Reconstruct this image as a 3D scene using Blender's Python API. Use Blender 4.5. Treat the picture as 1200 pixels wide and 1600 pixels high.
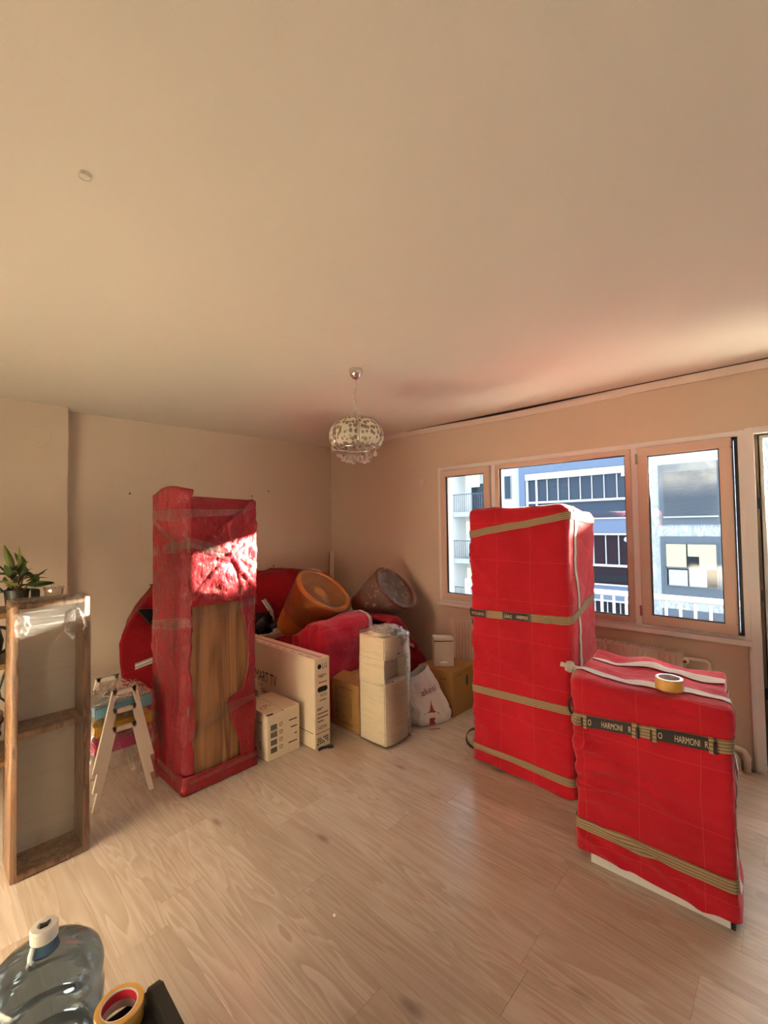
import bpy, bmesh, math, random
from mathutils import Vector, Matrix, noise
from mathutils.bvhtree import BVHTree
random.seed(7)
for o in list(bpy.data.objects): bpy.data.objects.remove(o)
S = bpy.context.scene; C = S.collection
# ------------------------------------------------------------------ camera
F_PX, YAW, PIT, ROL = 691.9, 0.81766, 0.031194, -0.014515
fw = Vector((math.sin(YAW)*math.cos(PIT), math.cos(YAW)*math.cos(PIT), math.sin(PIT)))
r0 = Vector((math.cos(YAW), -math.sin(YAW), 0)); u0 = r0.cross(fw)
rr = r0*math.cos(ROL)+u0*math.sin(ROL); uu = -r0*math.sin(ROL)+u0*math.cos(ROL)
cd = bpy.data.cameras.new('camera'); cam = bpy.data.objects.new('camera', cd); C.objects.link(cam)
cd.sensor_fit = 'VERTICAL'; cd.sensor_height = 32.0; cd.lens = 32.0*F_PX/1600; cd.clip_start = 0.05; cd.clip_end = 300
cam.matrix_world = Matrix(((rr.x, uu.x, -fw.x, 0), (rr.y, uu.y, -fw.y, 0), (rr.z, uu.z, -fw.z, 1.55), (0, 0, 0, 1)))
S.camera = cam
# ------------------------------------------------------------------ sky, sun, exposure
W = bpy.data.worlds.new('sky'); S.world = W; W.use_nodes = True
bg = W.node_tree.nodes['Background']; bg.inputs[0].default_value = (0.74, 0.86, 1.0, 1); bg.inputs[1].default_value = 4.0
sd = bpy.data.lights.new('sun', 'SUN'); sd.energy = 145.0; sd.color = (1.0, 0.875, 0.665); sd.angle = math.radians(0.6)
sun = bpy.data.objects.new('sun', sd); C.objects.link(sun)
sun.rotation_euler = Vector((-1, 0.6, -0.26)).to_track_quat('-Z', 'Y').to_euler(); sun.location = (9, -5, 6)
vs = S.view_settings; vs.view_transform = 'Standard'; vs.look = 'None'; vs.gamma = 1.0; vs.use_curve_mapping = False
vs.exposure = 0.74

# ------------------------------------------------------------------ helpers
def tag(o, label=None, cat=None, group=None, kind=None):
    if label: o['label'] = label
    if cat: o['category'] = cat
    if group: o['group'] = group
    if kind: o['kind'] = kind
    return o
def thing(name, label, cat, loc, group=None, kind=None):
    o = bpy.data.objects.new(name, None); C.objects.link(o); o.location = loc; o.empty_display_size = 0.05
    return tag(o, label, cat, group, kind)
def wloc(o):
    v = o.location.copy()
    if o.parent: pass
    return v
def link(name, me, mat, parent=None, smooth=False):
    o = bpy.data.objects.new(name, me); C.objects.link(o)
    if mat is not None and not me.materials: me.materials.append(mat)
    if smooth:
        for p in me.polygons: p.use_smooth = True
    if parent is not None:
        o.parent = parent
        root = parent
        if root.type == 'EMPTY':
            o.matrix_parent_inverse = Matrix.Translation(-root.location)
        elif root.parent is None:
            pass
    return o
class MB:
    """collects shapes (world coordinates) for one mesh"""
    def __init__(s): s.v = []; s.f = []; s.uv = {}
    def add(s, vs_, fs):
        b = len(s.v); s.v += [tuple(p) for p in vs_]; s.f += [tuple(b+i for i in f) for f in fs]; return s
    def box(s, x0, x1, y0, y1, z0, z1, M=None):
        vs_ = [Vector((x, y, z)) for z in (z0, z1) for y in (y0, y1) for x in (x0, x1)]
        if M: vs_ = [M @ p for p in vs_]
        return s.add(vs_, [(0, 2, 3, 1), (4, 5, 7, 6), (0, 1, 5, 4), (2, 6, 7, 3), (0, 4, 6, 2), (1, 3, 7, 5)])
    def prism(s, pts, a, b, axis='y'):
        """polygon pts (2D) extruded from a to b along axis"""
        n = len(pts); mk = {'y': lambda p, t: (p[0], t, p[1]), 'x': lambda p, t: (t, p[0], p[1]), 'z': lambda p, t: (p[0], p[1], t)}[axis]
        vs_ = [mk(p, a) for p in pts]+[mk(p, b) for p in pts]
        return s.add(vs_, [tuple(range(n)), tuple(range(2*n-1, n-1, -1))]+[(i, n+i, n+(i+1) % n, (i+1) % n) for i in range(n)])
    def tube(s, path, rad, n=8, cap=True, closed=False):
        path = [Vector(p) for p in path]; m = len(path)
        rads = rad if isinstance(rad, (list, tuple)) else [rad]*m
        rings = []; ref = None
        for i, p in enumerate(path):
            if closed: t = path[(i+1) % m]-path[i-1]
            else: t = path[min(i+1, m-1)]-path[max(i-1, 0)]
            t.normalize()
            if ref is None: ref = t.orthogonal().normalized()
            else:
                ref = ref-t*ref.dot(t)
                ref = ref.normalized() if ref.length > 1e-6 else t.orthogonal().normalized()
            b = t.cross(ref)
            rings.append([p+(ref*math.cos(2*math.pi*k/n)+b*math.sin(2*math.pi*k/n))*rads[i] for k in range(n)])
        vs_ = [q for r in rings for q in r]; fs = []
        for i in range(m if closed else m-1):
            j = (i+1) % m
            for k in range(n): fs.append((i*n+k, i*n+(k+1) % n, j*n+(k+1) % n, j*n+k))
        if cap and not closed: fs += [tuple(range(n-1, -1, -1)), tuple((m-1)*n+k for k in range(n))]
        return s.add(vs_, fs)
    def lathe(s, prof, c=(0, 0, 0), n=24, M=None, a0=0, a1=2*math.pi):
        full = abs(a1-a0-2*math.pi) < 1e-6; k = n if full else n+1
        vs_ = []
        for r, z in prof:
            for i in range(k):
                a = a0+(a1-a0)*i/n
                p = Vector((r*math.cos(a), r*math.sin(a), z)); p = M @ p if M else p+Vector(c); vs_.append(p)
        fs = []
        for j in range(len(prof)-1):
            for i in range(n):
                i2 = (i+1) % k
                fs.append((j*k+i, j*k+i2, (j+1)*k+i2, (j+1)*k+i))
        return s.add(vs_, fs)
    def sphere(s, c, r, n=10, m=6, sz=1.0):
        return s.lathe([(max(1e-4, r*math.sin(math.pi*j/m)), -r*sz*math.cos(math.pi*j/m)) for j in range(m+1)], c, n)
    def mesh(s, name):
        me = bpy.data.meshes.new(name); me.from_pydata(s.v, [], s.f); me.update(); return me
    def build(s, name, mat, parent=None, smooth=False, bevel=0, fix=True, weld=False):
        me = s.mesh(name)
        if fix or bevel or weld:
            bm = bmesh.new(); bm.from_mesh(me)
            if weld: bmesh.ops.remove_doubles(bm, verts=bm.verts, dist=1e-5)
            if fix: bmesh.ops.recalc_face_normals(bm, faces=bm.faces)
            if bevel: bmesh.ops.bevel(bm, geom=list(bm.edges), offset=bevel, segments=2, affect='EDGES', clamp_overlap=True)
            bm.to_mesh(me); bm.free()
        return link(name, me, mat, parent, smooth)
def box(name, b, mat, parent=None, bevel=0.0):
    return MB().box(*b).build(name, mat, parent, bevel=bevel)
def grid_obj(name, fn, nu, nv, mat, parent=None, smooth=True, closed_u=False, thick=0, uv=None, flip=False):
    """fn(u,v)->point ; u,v in 0..1 ; uv=(su,sv) scale"""
    vs_ = []; fs = []; ku = nu if closed_u else nu+1
    for j in range(nv+1):
        for i in range(ku): vs_.append(tuple(fn(i/nu, j/nv)))
    for j in range(nv):
        for i in range(nu):
            i2 = (i+1) % ku
            q = (j*ku+i, j*ku+i2, (j+1)*ku+i2, (j+1)*ku+i); fs.append(q[::-1] if flip else q)
    me = bpy.data.meshes.new(name); me.from_pydata(vs_, [], fs); me.update()
    if uv:
        l = me.uv_layers.new(name='UVMap'); k = 0
        for j in range(nv):
            for i in range(nu):
                c4 = [(i, j), (i+1, j), (i+1, j+1), (i, j+1)]
                if flip: c4 = c4[::-1]
                for (a, b) in c4: l.data[k].uv = (a/nu*uv[0], b/nv*uv[1]); k += 1
    o = link(name, me, mat, parent, smooth)
    if thick:
        m = o.modifiers.new('thickness', 'SOLIDIFY'); m.thickness = thick; m.offset = 1
    return o
def fbm(p, s, seed=0.0, oc=3):
    q = Vector(p)*s+Vector((seed*7.31, seed*3.17, seed*5.71)); a = 1; t = 0
    for i in range(oc):
        t += a*noise.noise(q); q = q*2.03; a *= 0.5
    return t
def text_mesh(body, size, extrude=0.0, shear=0):
    cu = bpy.data.curves.new('text', 'FONT'); cu.body = body; cu.size = size; cu.align_x = 'LEFT'; cu.resolution_u = 3; cu.shear = shear
    ob = bpy.data.objects.new('text', cu); C.objects.link(ob)
    dg = bpy.context.evaluated_depsgraph_get(); dg.update()
    me = bpy.data.meshes.new_from_object(ob.evaluated_get(dg)); bpy.data.objects.remove(ob)
    return me
AX = {'-x': Matrix(((0, 0, -1), (-1, 0, 0), (0, 1, 0))), '-y': Matrix(((1, 0, 0), (0, 0, -1), (0, 1, 0))), 'z': Matrix(((1, 0, 0), (0, 1, 0), (0, 0, 1)))}
def text(body, size, org, face, mat, parent, name='lettering', rot=0, sx=1.0, warp=None):
    me = text_mesh(body, size); R = AX[face] if isinstance(face, str) else face
    R2 = Matrix.Rotation(rot, 3, 'Z')
    for v in me.vertices:
        p = R @ (R2 @ Vector((v.co.x*sx, v.co.y, 0)))+Vector(org)
        v.co = warp(p) if warp else p
    return link(name, me, mat, parent)

# ------------------------------------------------------------------ materials
def mat(name, col, rough=0.6, metal=0.0, spec=0.4, **k):
    m = bpy.data.materials.new(name); m.use_nodes = True; p = m.node_tree.nodes['Principled BSDF']
    p.inputs['Base Color'].default_value = (*col, 1); p.inputs['Roughness'].default_value = rough; p.inputs['Metallic'].default_value = metal
    p.inputs['Specular IOR Level'].default_value = spec
    for a, b in k.items(): p.inputs[a.replace('_', ' ')].default_value = b
    return m
class NT:
    def __init__(s, m): s.m = m; s.t = m.node_tree; s.p = s.t.nodes.get('Principled BSDF')
    def n(s, typ, **k):
        nd = s.t.nodes.new(typ)
        for a, b in k.items():
            if a.startswith('i_'):
                key = a[2:]; key = int(key) if key.isdigit() else key.replace('_', ' ')
                s.set(nd.inputs[key], b)
            else: setattr(nd, a, b)
        return nd
    def set(s, inp, b):
        if hasattr(b, 'node'): s.t.links.new(b, inp)
        elif isinstance(b, bpy.types.Node): s.t.links.new(b.outputs[0], inp)
        else: inp.default_value = b
    def math(s, op, a, b=0.0):
        nd = s.t.nodes.new('ShaderNodeMath'); nd.operation = op; s.set(nd.inputs[0], a); s.set(nd.inputs[1], b); return nd.outputs[0]
    def ramp(s, fac, stops):
        nd = s.t.nodes.new('ShaderNodeValToRGB'); s.set(nd.inputs[0], fac); e = nd.color_ramp.elements
        while len(e) < len(stops): e.new(0.5)
        for i, (pos, c) in enumerate(stops): e[i].position = pos; e[i].color = (*c, 1) if len(c) == 3 else c
        return nd.outputs[0]
    def mix(s, fac, a, b, typ='MIX'):
        nd = s.t.nodes.new('ShaderNodeMix'); nd.data_type = 'RGBA'; nd.blend_type = typ
        s.set(nd.inputs[0], fac); s.set(nd.inputs[6], a if not isinstance(a, tuple) else (*a, 1)); s.set(nd.inputs[7], b if not isinstance(b, tuple) else (*b, 1)); return nd.outputs[2]
    def coord(s, out='Object', scale=(1, 1, 1), rot=(0, 0, 0), loc=(0, 0, 0)):
        tc = s.n('ShaderNodeTexCoord'); mp = s.n('ShaderNodeMapping'); s.t.links.new(tc.outputs[out], mp.inputs[0])
        mp.inputs[1].default_value = loc; mp.inputs[2].default_value = rot; mp.inputs[3].default_value = scale; return mp.outputs[0]
    def noise(s, vec, scale, detail=3, rough=0.5, dist=0.0):
        nd = s.n('ShaderNodeTexNoise'); s.set(nd.inputs['Vector'], vec); nd.inputs['Scale'].default_value = scale; nd.inputs['Detail'].default_value = detail
        nd.inputs['Roughness'].default_value = rough; nd.inputs['Distortion'].default_value = dist; return nd.outputs[0]
    def bump(s, h, strength=0.3, dist=0.01):
        nd = s.n('ShaderNodeBump'); s.set(nd.inputs['Height'], h); nd.inputs['Strength'].default_value = strength; nd.inputs['Distance'].default_value = dist
        return nd.outputs[0]

def m_paint(name, col, b=0.12):
    m = mat(name, col, 0.75, spec=0.25); t = NT(m); co = t.coord()
    n1 = t.noise(co, 1.3, 4); n2 = t.noise(co, 160, 2)
    t.set(t.p.inputs['Base Color'], t.mix(t.ramp(n1, [(0.3, (0, 0, 0)), (0.7, (1, 1, 1))]), tuple(c*0.965 for c in col), col))
    t.set(t.p.inputs['Normal'], t.bump(n2, b, 0.003)); return m
M_WALL = m_paint('wall_paint', (0.62, 0.50, 0.385))
M_CEIL = m_paint('ceiling_paint', (0.84, 0.78, 0.68))
M_WHITE = m_paint('white_gloss_paint', (0.88, 0.88, 0.85), 0.05)
M_PVC = m_paint('warm_tinted_window_profile', (0.64, 0.48, 0.39), 0.02)  # white sash profile with the warm room light put into its colour
M_SLAB = mat('underlay', (0.26, 0.18, 0.13), 0.9)
M_BLACK = mat('black_plastic', (0.012, 0.011, 0.010), 0.45)
M_RUBBER = mat('black_gasket', (0.01, 0.01, 0.01), 0.7)
M_PIPE = mat('cream_enamel', (0.72, 0.62, 0.50), 0.4)
M_CHROME = mat('chrome', (0.75, 0.72, 0.68), 0.18, 1.0)
M_INK = mat('black_print', (0.02, 0.018, 0.016), 0.7)
M_GREYINK = mat('grey_print', (0.13, 0.11, 0.09), 0.7)
M_REDINK = mat('red_print', (0.35, 0.03, 0.04), 0.7)

def m_floor():
    m = mat('oak_laminate', (0.5, 0.37, 0.27), 0.34, spec=0.5); t = NT(m)
    tc = t.n('ShaderNodeTexCoord'); oi = t.n('ShaderNodeObjectInfo')
    off = t.n('ShaderNodeCombineXYZ'); r = oi.outputs['Random']
    t.set(off.inputs[0], t.math('MULTIPLY', r, 37.0)); t.set(off.inputs[1], t.math('MULTIPLY', r, 91.0)); t.set(off.inputs[2], t.math('MULTIPLY', r, 13.0))
    va = t.n('ShaderNodeVectorMath', operation='ADD'); t.t.links.new(tc.outputs['Object'], va.inputs[0]); t.t.links.new(off.outputs[0], va.inputs[1])
    mp = t.n('ShaderNodeMapping'); t.t.links.new(va.outputs[0], mp.inputs[0]); mp.inputs[3].default_value = (8.0, 0.6, 1)
    w = t.noise(mp.outputs[0], 1.0, 3, 0.55, 0.6)
    # cathedral rings
    rings = t.math('FRACT', t.math('MULTIPLY', w, 13.0))
    rr_ = t.ramp(rings, [(0.0, (1, 1, 1)), (0.12, (0.25, 0.25, 0.25)), (0.5, (0.55, 0.55, 0.55)), (1.0, (1, 1, 1))])
    mp2 = t.n('ShaderNodeMapping'); t.t.links.new(va.outputs[0], mp2.inputs[0]); mp2.inputs[3].default_value = (70, 2.2, 1)
    fine = t.noise(mp2.outputs[0], 1.0, 3, 0.6)
    mp3 = t.n('ShaderNodeMapping'); t.t.links.new(va.outputs[0], mp3.inputs[0]); mp3.inputs[3].default_value = (4.5, 1.7, 1)
    vo = t.n('ShaderNodeTexVoronoi'); t.t.links.new(mp3.outputs[0], vo.inputs['Vector']); vo.inputs['Scale'].default_value = 1.0; vo.inputs['Randomness'].default_value = 1.0
    knot = t.ramp(vo.outputs['Distance'], [(0.0, (1, 1, 1)), (0.045, (0.7, 0.7, 0.7)), (0.11, (0, 0, 0))])
    patch = t.noise(mp3.outputs[0], 0.8, 2)
    base = t.mix(r, (0.44, 0.355, 0.285), (0.56, 0.465, 0.385))
    c1 = t.mix(t.math('MULTIPLY', t.math('SUBTRACT', 1.0, rr_), 0.78), base, (0.31, 0.215, 0.15))
    c2 = t.mix(t.ramp(fine, [(0.35, (0.38, 0.38, 0.38)), (0.62, (0, 0, 0))]), c1, (0.43, 0.31, 0.23))
    c3 = t.mix(t.ramp(patch, [(0.45, (0, 0, 0)), (0.75, (0.45, 0.45, 0.45))]), c2, (0.60, 0.50, 0.42))
    c4 = t.mix(t.math('MULTIPLY', knot, 0.75), c3, (0.13, 0.085, 0.06))
    t.set(t.p.inputs['Base Color'], c4)
    t.p.inputs['Roughness'].default_value = 0.27
    t.set(t.p.inputs['Normal'], t.bump(t.math('ADD', fine, t.math('MULTIPLY', rr_, 0.5)), 0.05, 0.002)); return m
M_FLOOR = m_floor()

def m_blanket(name, col=(0.45, 0.008, 0.020), film=False, stitch=0.22, sheen=0.35, axis='all'):
    m = mat(name, col, 0.85, spec=0.2); t = NT(m); co = t.coord()
    t.p.inputs['Sheen Weight'].default_value = sheen; t.p.inputs['Sheen Roughness'].default_value = 0.45; t.p.inputs['Sheen Tint'].default_value = (1.0, 0.55, 0.6, 1)
    n1 = t.noise(co, 2.5, 4); weave = t.noise(co, 420, 2)
    warp = t.n('ShaderNodeVectorMath', operation='MULTIPLY_ADD'); nn = t.n('ShaderNodeTexNoise', i_Scale=3.0); t.set(nn.inputs['Vector'], co)
    t.t.links.new(nn.outputs['Color'], warp.inputs[0]); warp.inputs[1].default_value = (0.03, 0.03, 0.03); t.t.links.new(co.node.outputs[0], warp.inputs[2])
    sp = t.n('ShaderNodeSeparateXYZ'); t.t.links.new(warp.outputs[0], sp.inputs[0])
    line = None
    for k, sc in ((0, stitch), (1, stitch), (2, stitch*1.1)):
        fr = t.math('ABSOLUTE', t.math('SUBTRACT', t.math('FRACT', t.math('DIVIDE', sp.outputs[k], sc)), 0.5))
        l = t.math('LESS_THAN', fr, 0.0016/sc)
        line = l if line is None else t.math('MAXIMUM', line, l)
    base = t.mix(t.ramp(n1, [(0.3, (0, 0, 0)), (0.7, (1, 1, 1))]), tuple(c*0.82 for c in col), tuple(min(1, c*1.12) for c in col))
    base = t.mix(t.math('MULTIPLY', weave, 0.25), base, tuple(c*0.4 for c in col))
    if not film:
        base = t.mix(t.math('MULTIPLY', line, 0.13), base, (0.75, 0.16, 0.12))
        puff = t.math('ADD', t.math('MULTIPLY', t.noise(co, 14, 3), 0.6), t.math('MULTIPLY', t.noise(t.coord(scale=(2.2, 2.2, 5), rot=(0.5, 0.2, 0)), 1.0, 2, 0.5, 0.5), 1.8))
        t.set(t.p.inputs['Normal'], t.bump(t.math('ADD', t.math('MULTIPLY', puff, 1.0), t.math('MULTIPLY', weave, 0.08)), 0.7, 0.022))
    else:
        mp = t.coord(scale=(26, 26, 12)); q = t.noise(mp, 1.0, 4, 0.6, 1.2); q2 = t.noise(co, 60, 3, 0.6, 0.8)
        h = t.math('ADD', q, t.math('MULTIPLY', q2, 0.45))
        b1 = t.bump(h, 0.75, 0.02)
        t.set(t.p.inputs['Normal'], b1); t.set(t.p.inputs['Coat Normal'], b1)
        t.p.inputs['Coat Weight'].default_value = 0.7; t.p.inputs['Coat Roughness'].default_value = 0.09; t.p.inputs['Coat IOR'].default_value = 1.5
    t.set(t.p.inputs['Base Color'], base); return m
M_RED = m_blanket('red_quilted_blanket')
M_REDDK = m_blanket('dark_red_blanket', (0.25, 0.004, 0.008), sheen=0.05, stitch=0.9)
M_REDFILM = m_blanket('red_blanket_under_film', (0.25, 0.004, 0.012), film=True, sheen=0.0)
M_REDPK = m_blanket('crimson_blanket_under_film', (0.46, 0.012, 0.035), stitch=0.5, sheen=0.45)

def m_wood(name, c0, c1, c2, sc=(9, 9, 0.7), gloss=0.4, ring=9, coat=0.0):
    m = mat(name, c1, gloss, spec=0.4); t = NT(m); co = t.coord(scale=sc); w = t.noise(co, 1.0, 4, 0.55, 0.5)
    r = t.math('FRACT', t.math('MULTIPLY', w, ring)); fine = t.noise(t.coord(scale=tuple(10*a for a in sc)), 1.0, 3)
    col = t.ramp(r, [(0.0, c0), (0.35, c1), (0.8, c2), (1.0, c0)])
    t.set(t.p.inputs['Base Color'], t.mix(t.math('MULTIPLY', fine, 0.45), col, tuple(0.5*a for a in c0)))
    if coat: t.p.inputs['Coat Weight'].default_value = coat; t.p.inputs['Coat Roughness'].default_value = 0.12
    return m
M_WALNUT = m_wood('walnut_door', (0.15, 0.062, 0.028), (0.28, 0.130, 0.058), (0.36, 0.18, 0.085), (6, 6, 0.4), 0.35, 6)
M_OAK = m_wood('brown_oak_frame', (0.22, 0.10, 0.045), (0.36, 0.18, 0.085), (0.48, 0.27, 0.14), (14, 14, 2.0), 0.45, 5, 0.4)
M_SHELF = m_wood('dark_shelf_wood', (0.12, 0.055, 0.02), (0.22, 0.11, 0.04), (0.3, 0.16, 0.06), (2, 8, 8))

def m_card(name, col, b=0.15):
    m = mat(name, col, 0.8, spec=0.2); t = NT(m); co = t.coord(); n1 = t.noise(co, 5, 4); fl = t.noise(t.coord(scale=(180, 180, 4)), 1, 2)
    t.set(t.p.inputs['Base Color'], t.mix(n1, tuple(c*0.86 for c in col), col)); t.set(t.p.inputs['Normal'], t.bump(fl, b, 0.002)); return m
M_CARDW = m_card('pale_kraft_card', (0.78, 0.65, 0.48))
M_CARDB = m_card('brown_card', (0.33, 0.165, 0.055))
M_CARDG = m_card('ivory_card', (0.62, 0.55, 0.43), 0.04)
M_CARDIN = m_card('card_edge', (0.50, 0.36, 0.22))

def m_strap(name, base, dark, n=4):
    m = mat(name, base, 0.75, spec=0.3); t = NT(m); tc = t.n('ShaderNodeTexCoord'); sp = t.n('ShaderNodeSeparateXYZ'); t.t.links.new(tc.outputs['UV'], sp.inputs[0])
    s = t.math('FRACT', t.math('MULTIPLY', sp.outputs[1], n)); st = t.ramp(s, [(0.0, (0, 0, 0)), (0.55, (0, 0, 0)), (0.62, (1, 1, 1)), (0.92, (1, 1, 1)), (1.0, (0, 0, 0))])
    w = t.math('FRACT', t.math('MULTIPLY', sp.outputs[0], 160)); wv = t.math('LESS_THAN', w, 0.4)
    c = t.mix(t.math('MULTIPLY', st, 0.75), base, dark); c = t.mix(t.math('MULTIPLY', wv, 0.22), c, dark)
    t.set(t.p.inputs['Base Color'], c); t.set(t.p.inputs['Normal'], t.bump(wv, 0.3, 0.002)); return m
M_STRAP = m_strap('tan_webbing', (0.33, 0.235, 0.135), (0.11, 0.07, 0.032))
M_STRAPG = m_strap('grey_webbing', (0.62, 0.56, 0.50), (0.16, 0.13, 0.12), 2)
M_STRAPW = m_strap('pale_webbing', (0.66, 0.58, 0.54), (0.50, 0.42, 0.38), 3)
M_STRAPB = mat('black_webbing', (0.018, 0.013, 0.014), 0.7)
M_STRAPT = mat('woven_lettering', (0.55, 0.43, 0.30), 0.8)

def m_film(name, tint=(0.97, 0.96, 0.95), haze=0.06, fres=0.5, bs=(20, 20, 20), bstr=0.6, rough=0.08, streak=0.0):
    m = bpy.data.materials.new(name); m.use_nodes = True; t = NT(m); t.t.nodes.remove(t.p); out = t.t.nodes['Material Output']
    tr = t.n('ShaderNodeBsdfTransparent'); tr.inputs[0].default_value = (*tint, 1)
    gl = t.n('ShaderNodeBsdfGlossy'); gl.inputs['Roughness'].default_value = rough; gl.inputs[0].default_value = (1, 1, 1, 1)
    df = t.n('ShaderNodeBsdfDiffuse'); df.inputs[0].default_value = (0.9, 0.88, 0.85, 1)
    q = t.noise(t.coord(scale=bs), 1.0, 4, 0.6, 0.8); b = t.bump(q, bstr, 0.02); t.set(gl.inputs['Normal'], b)
    fr = t.n('ShaderNodeFresnel'); fr.inputs[0].default_value = 1.45; t.set(fr.inputs['Normal'], b)
    hz = t.math('ADD', haze, t.math('MULTIPLY', t.ramp(q, [(0.5, (0, 0, 0)), (0.72, (1, 1, 1))]), streak))
    m1 = t.n('ShaderNodeMixShader'); t.set(m1.inputs[0], hz); t.t.links.new(tr.outputs[0], m1.inputs[1]); t.t.links.new(df.outputs[0], m1.inputs[2])
    m2 = t.n('ShaderNodeMixShader'); t.set(m2.inputs[0], t.math('MULTIPLY', fr, fres)); t.t.links.new(m1.outputs[0], m2.inputs[1]); t.t.links.new(gl.outputs[0], m2.inputs[2])
    t.t.links.new(m2.outputs[0], out.inputs[0]); return m
M_FILM = m_film('stretch_film', haze=0.015, fres=0.9, bs=(3, 3, 60), bstr=0.35, streak=0.06)
M_FILMD = m_film('taut_film', haze=0.015, fres=1.0, bs=(5, 5, 40), bstr=0.5, streak=0.10)
M_FILMS = m_film('knotted_film', haze=0.0, fres=0.8, bs=(30, 30, 30), bstr=1.0, streak=0.012)
M_FILMW = m_film('bunched_film', haze=0.14, fres=1.0, bs=(26, 26, 12), bstr=1.0, streak=0.30)
M_FILMC = m_film('crumpled_film', haze=0.02, fres=1.0, bs=(22, 22, 22), bstr=0.9, streak=0.06)
M_TAPEC = m_film('clear_packing_tape', haze=0.02, fres=0.9, bs=(30, 30, 6), bstr=0.5, streak=0.05, rough=0.12)
M_GLASS = m_film('clear_glass', (0.97, 0.98, 0.98), haze=0.0, fres=1.0, bstr=0.0, rough=0.0)
M_CRYSTAL = mat('crystal', (0.97, 0.95, 0.93), 0.03, spec=0.6, Transmission_Weight=1.0, IOR=1.5)
M_BOTTLE = m_film('blue_grey_polycarbonate', (0.42, 0.50, 0.56), haze=0.015, fres=0.75, bs=(4, 4, 2), bstr=0.02, rough=0.05)
def m_dirty():
    m = bpy.data.materials.new('dusty_window_glass'); m.use_nodes = True; t = NT(m); t.t.nodes.remove(t.p); out = t.t.nodes['Material Output']
    tr = t.n('ShaderNodeBsdfTransparent'); tr.inputs[0].default_value = (0.96, 0.98, 0.98, 1)
    tl = t.n('ShaderNodeBsdfTranslucent'); tl.inputs[0].default_value = (0.92, 0.93, 0.9, 1)
    gl = t.n('ShaderNodeBsdfGlossy'); gl.inputs['Roughness'].default_value = 0.02
    q = t.noise(t.coord(scale=(1, 5, 5), rot=(0.6, 0, 0)), 1.0, 5, 0.65, 1.0)
    m1 = t.n('ShaderNodeMixShader'); t.set(m1.inputs[0], t.ramp(q, [(0.3, (0.001, 0.001, 0.001)), (0.75, (0.008, 0.008, 0.008))])); t.t.links.new(tr.outputs[0], m1.inputs[1]); t.t.links.new(tl.outputs[0], m1.inputs[2])
    fr = t.n('ShaderNodeFresnel'); fr.inputs[0].default_value = 1.4
    m2 = t.n('ShaderNodeMixShader'); t.set(m2.inputs[0], fr); t.t.links.new(m1.outputs[0], m2.inputs[1]); t.t.links.new(gl.outputs[0], m2.inputs[2])
    t.t.links.new(m2.outputs[0], out.inputs[0]); return m
M_DIRTY = m_dirty()
def m_leather(name, col, coat=0.5):
    m = mat(name, col, 0.45); t = NT(m); co = t.coord(); t.set(t.p.inputs['Normal'], t.bump(t.noise(co, 22, 4, 0.6, 0.8), 0.5, 0.01))
    n1 = t.noise(co, 6, 3); t.set(t.p.inputs['Base Color'], t.mix(n1, tuple(c*0.6 for c in col), tuple(c*1.2 for c in col)))
    t.p.inputs['Coat Weight'].default_value = coat; t.p.inputs['Coat Roughness'].default_value = 0.1; return m
M_TAN = m_leather('caramel_leather', (0.52, 0.19, 0.028)); M_BROWNL = m_leather('dark_brown_leather', (0.115, 0.030, 0.012), 0.3)
M_CREAM = mat('cream_plastic', (0.82, 0.71, 0.54), 0.35); M_NICHE = mat('grey_cream_plastic', (0.64, 0.54, 0.45), 0.4)
M_BAG = mat('white_bag_plastic', (0.78, 0.70, 0.65), 0.35, spec=0.5)
t_ = NT(M_BAG); t_.set(t_.p.inputs['Normal'], t_.bump(t_.noise(t_.coord(scale=(14, 14, 7)), 1, 4, 0.6, 1.0), 0.6, 0.02))
M_TAPE = m_leather('amber_packing_tape', (0.70, 0.36, 0.07), 0.8)
M_TAPEF = mat('amber_tape_edge', (0.80, 0.47, 0.12), 0.5)
M_CORE = mat('white_card_core', (0.72, 0.66, 0.60), 0.8); M_CORER = mat('red_core_print', (0.50, 0.015, 0.03), 0.7)
M_LEAF = m_leather('dark_green_leaf', (0.035, 0.062, 0.010), 0.2); M_LEAFL = m_leather('light_green_leaf', (0.10, 0.13, 0.018), 0.2)
M_POT = mat('black_pot', (0.015, 0.013, 0.010), 0.5); M_SOIL = mat('soil', (0.03, 0.02, 0.012), 0.9)
M_WOODW = mat('white_painted_beech', (0.72, 0.60, 0.49), 0.5)
M_BLUE = mat('blue_seat', (0.14, 0.30, 0.38), 0.5); M_YEL = mat('mustard_seat', (0.46, 0.23, 0.025), 0.5); M_PINK = mat('magenta_seat', (0.40, 0.045, 0.13), 0.5)
# exterior
M_BLUEF = mat('blue_grey_cladding', (0.060, 0.090, 0.145), 0.6); M_BLUED = mat('slate_grey_cladding', (0.050, 0.063, 0.078), 0.7)
M_EXTW = mat('white_render', (0.36, 0.36, 0.355), 0.8); M_EXTC = mat('pale_render', (0.27, 0.28, 0.28), 0.8)
M_DARKG = mat('dark_glazing', (0.005, 0.008, 0.012), 0.06, spec=0.06); M_SKYG = mat('painted_sky_glazing', (0.020, 0.032, 0.050), 0.06, spec=0.12)  # bluer glazing: the sky reflection is put into the glass colour
M_RAILW = mat('white_railing_paint', (0.62, 0.62, 0.61), 0.5); M_SHUT = mat('grey_shutter', (0.045, 0.055, 0.070), 0.6)
M_YREFL = mat('yellow_reflection', (0.34, 0.31, 0.17), 0.8); M_CURT = mat('white_curtain', (0.31, 0.33, 0.325), 0.8); M_BEIGE = mat('beige_panel', (0.55, 0.42, 0.22), 0.8)
M_ASPH = mat('asphalt', (0.07, 0.07, 0.075), 0.9)
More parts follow.
